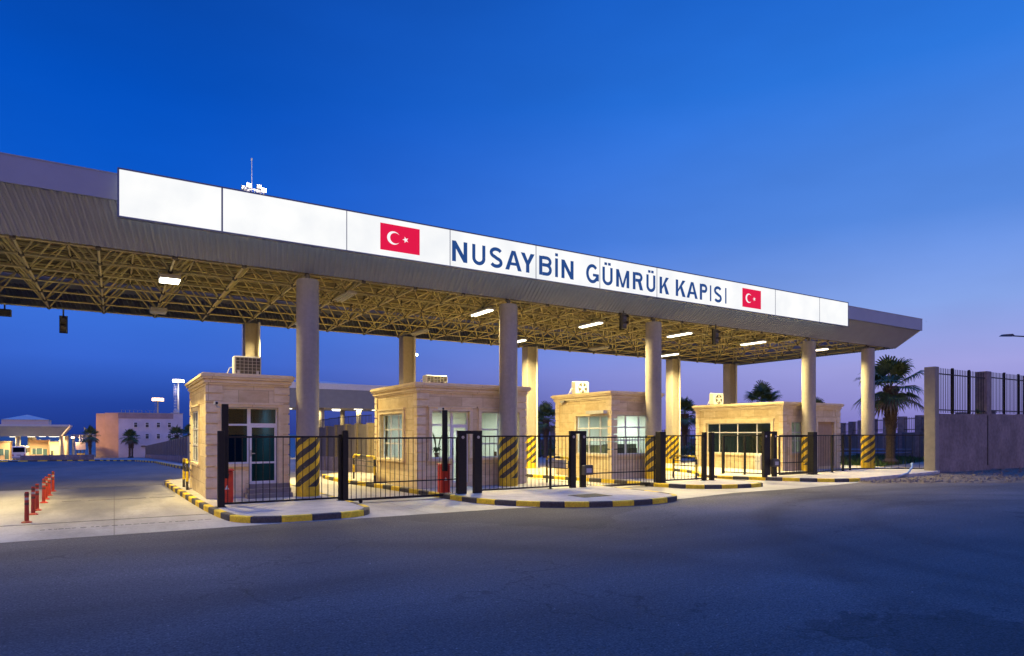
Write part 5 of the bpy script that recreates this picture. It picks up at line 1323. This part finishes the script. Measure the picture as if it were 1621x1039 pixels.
for xx in (bx0 + .12, bx1 - .34):
    b = MB(); b.box(xx, xx + .22, by0 - .04, by0, z + .8, z + 1.25); b.build('tail_light', M_RED, t)
for xx in (bx0 + .05, bx1 - .35):
    for yy in (by0 + 1.8, by1 - 2):
        b = MB(); b.tube([(xx, yy, z + .45), (xx + .3, yy, z + .45)], .45, 14); b.build('wheel', M_RUBBER, t, smooth=True)
# concrete block barrier and small white plant behind
b = MB()
for k in range(5): b.prism([(-13.5 + k * 2.1, 136), (-11.45 + k * 2.1, 136), (-11.45 + k * 2.1, 136.7), (-13.5 + k * 2.1, 136.7)], gz(136), gz(136) + 1.0)
tag(b.build('concrete_barrier', M_WALLC, origin=(-9, 136, gz(136))), 'low grey concrete barrier wall before the far left canopy', 'barrier')
t = thing('guard_hut', (-5.8, 188, gz(188)), 'small pale guard hut with yellow base left of the bushy palm', 'hut'); z = gz(188)
b = MB(); b.box(-7.9, -5.9, 187, 189, z + 2.1, z + 3.9); b.build('upper_wall', M_BWALL, t); b = MB(); b.box(-7.7, -6.1, 187.1, 188.9, z, z + 1.2); b.build('base', M_KY, t)
for xx in (-7.6, -6.9, -6.2): b = MB(); b.box(xx - .08, xx + .08, 187.1, 187.3, z + 1.2, z + 2.1); b.build('post', M_DGREY, t)
for xx in (-7.2, -6.6): b = MB(); b.tube([(xx, 188, z + 3.9), (xx, 188, z + 5.6)], .05, 6); b.build('antenna', M_AC, t)
b = MB(); b.box(-9.6, 2, 204, 210, 1.0, 1.9)
for xx in (-9, -4, 1): b.box(xx - .2, xx + .2, 204.2, 204.6, gz(204), 1.0)
tag(b.build('distant_canopy', M_FASC, origin=(-4, 204, gz(204))), 'thin far off canopy strip right of the lit left canopy', 'canopy')

# three storey building
t = thing('office_building', (0, 196, gz(196)), 'pale three storey building with orange glow painted on its left corner and small square windows', 'building')
z = gz(196); zt = 7.25
b = MB(); b.box(.9, 15.2, 188, 204, z, zt - 1.5); b.box(.9, 15.2, 188.001, 203.9, zt - 1.5, zt); b.build('wall', M_BWALL, t)
b = MB(); b.box(.85, 13.0, 187.93, 188.0, zt - 1.35, zt - .05); b.build('parapet_band', mat('brownish render', (.33, .24, .22), .8, var=.2, scale=.5), t)
b = MB(); b.prism([(-3.9, 192.5), (-2.0, 191), (-2.0, 204), (-3.9, 204)], z, zt - .1); b.prism([(-2.0, 190.2), (.9, 188.2), (.9, 204), (-2.0, 204)], z, zt + .05); b.build('corner_bay', M_BTERRAGLOW, t)
b = MB(); b.box(.8, 15.3, 187.9, 204.1, zt, zt + .12); b.build('roof', M_FASC, t)
b = MB()
for k in range(9): xx = 1.5 + k * .9; b.tube([(xx, 190, zt), (xx, 190, zt + .8)], .05, 5)
b.tube([(1.5, 190, zt + .8), (8.7, 190, zt + .8)], .05, 5); b.build('roof_railing', M_STEEL, t)
for xs_, zz in ((4.6, 1), (7.1, 1), (9.6, 1), (12.1, 1), (7.1, 0), (9.6, 0), (12.1, 0)):
    zc = zt - 2.9 if zz else zt - 5.8
    b = MB(); b.box(xs_ - .5, xs_ + .5, 187.9, 188.0, zc - .7, zc + .6); w_ = b.build('window', M_WHITEF, t)
    b = MB(); b.box(xs_ - .34, xs_ + .34, 187.86, 187.9, zc - .62, zc + .05); b.box(xs_ - .34, xs_ + .34, 187.86, 187.9, zc + .15, zc + .52); b.build('pane', M_DGREY, w_)
b = MB(); b.box(5.8, 8.2, 187.6, 188.0, z + 2.7, z + 2.95); b.build('door_canopy', M_DGREY, t)
b = MB(); b.box(7.0, 7.9, 187.9, 188.0, z, z + 2.4); b.build('door', M_DGREY, t)
b = MB(); b.prism([(12.6, 189.6), (14.0, 189.6), (14.0, 190.8), (12.6, 190.8)], zt + .12, zt + .3); b.tube([(13.9, 190, zt + .3), (13.6, 190, zt + 1.0)], .6, 14); b.build('satellite_dish', M_AC, t)

sc.render.resolution_x = 1024; sc.render.resolution_y = 656
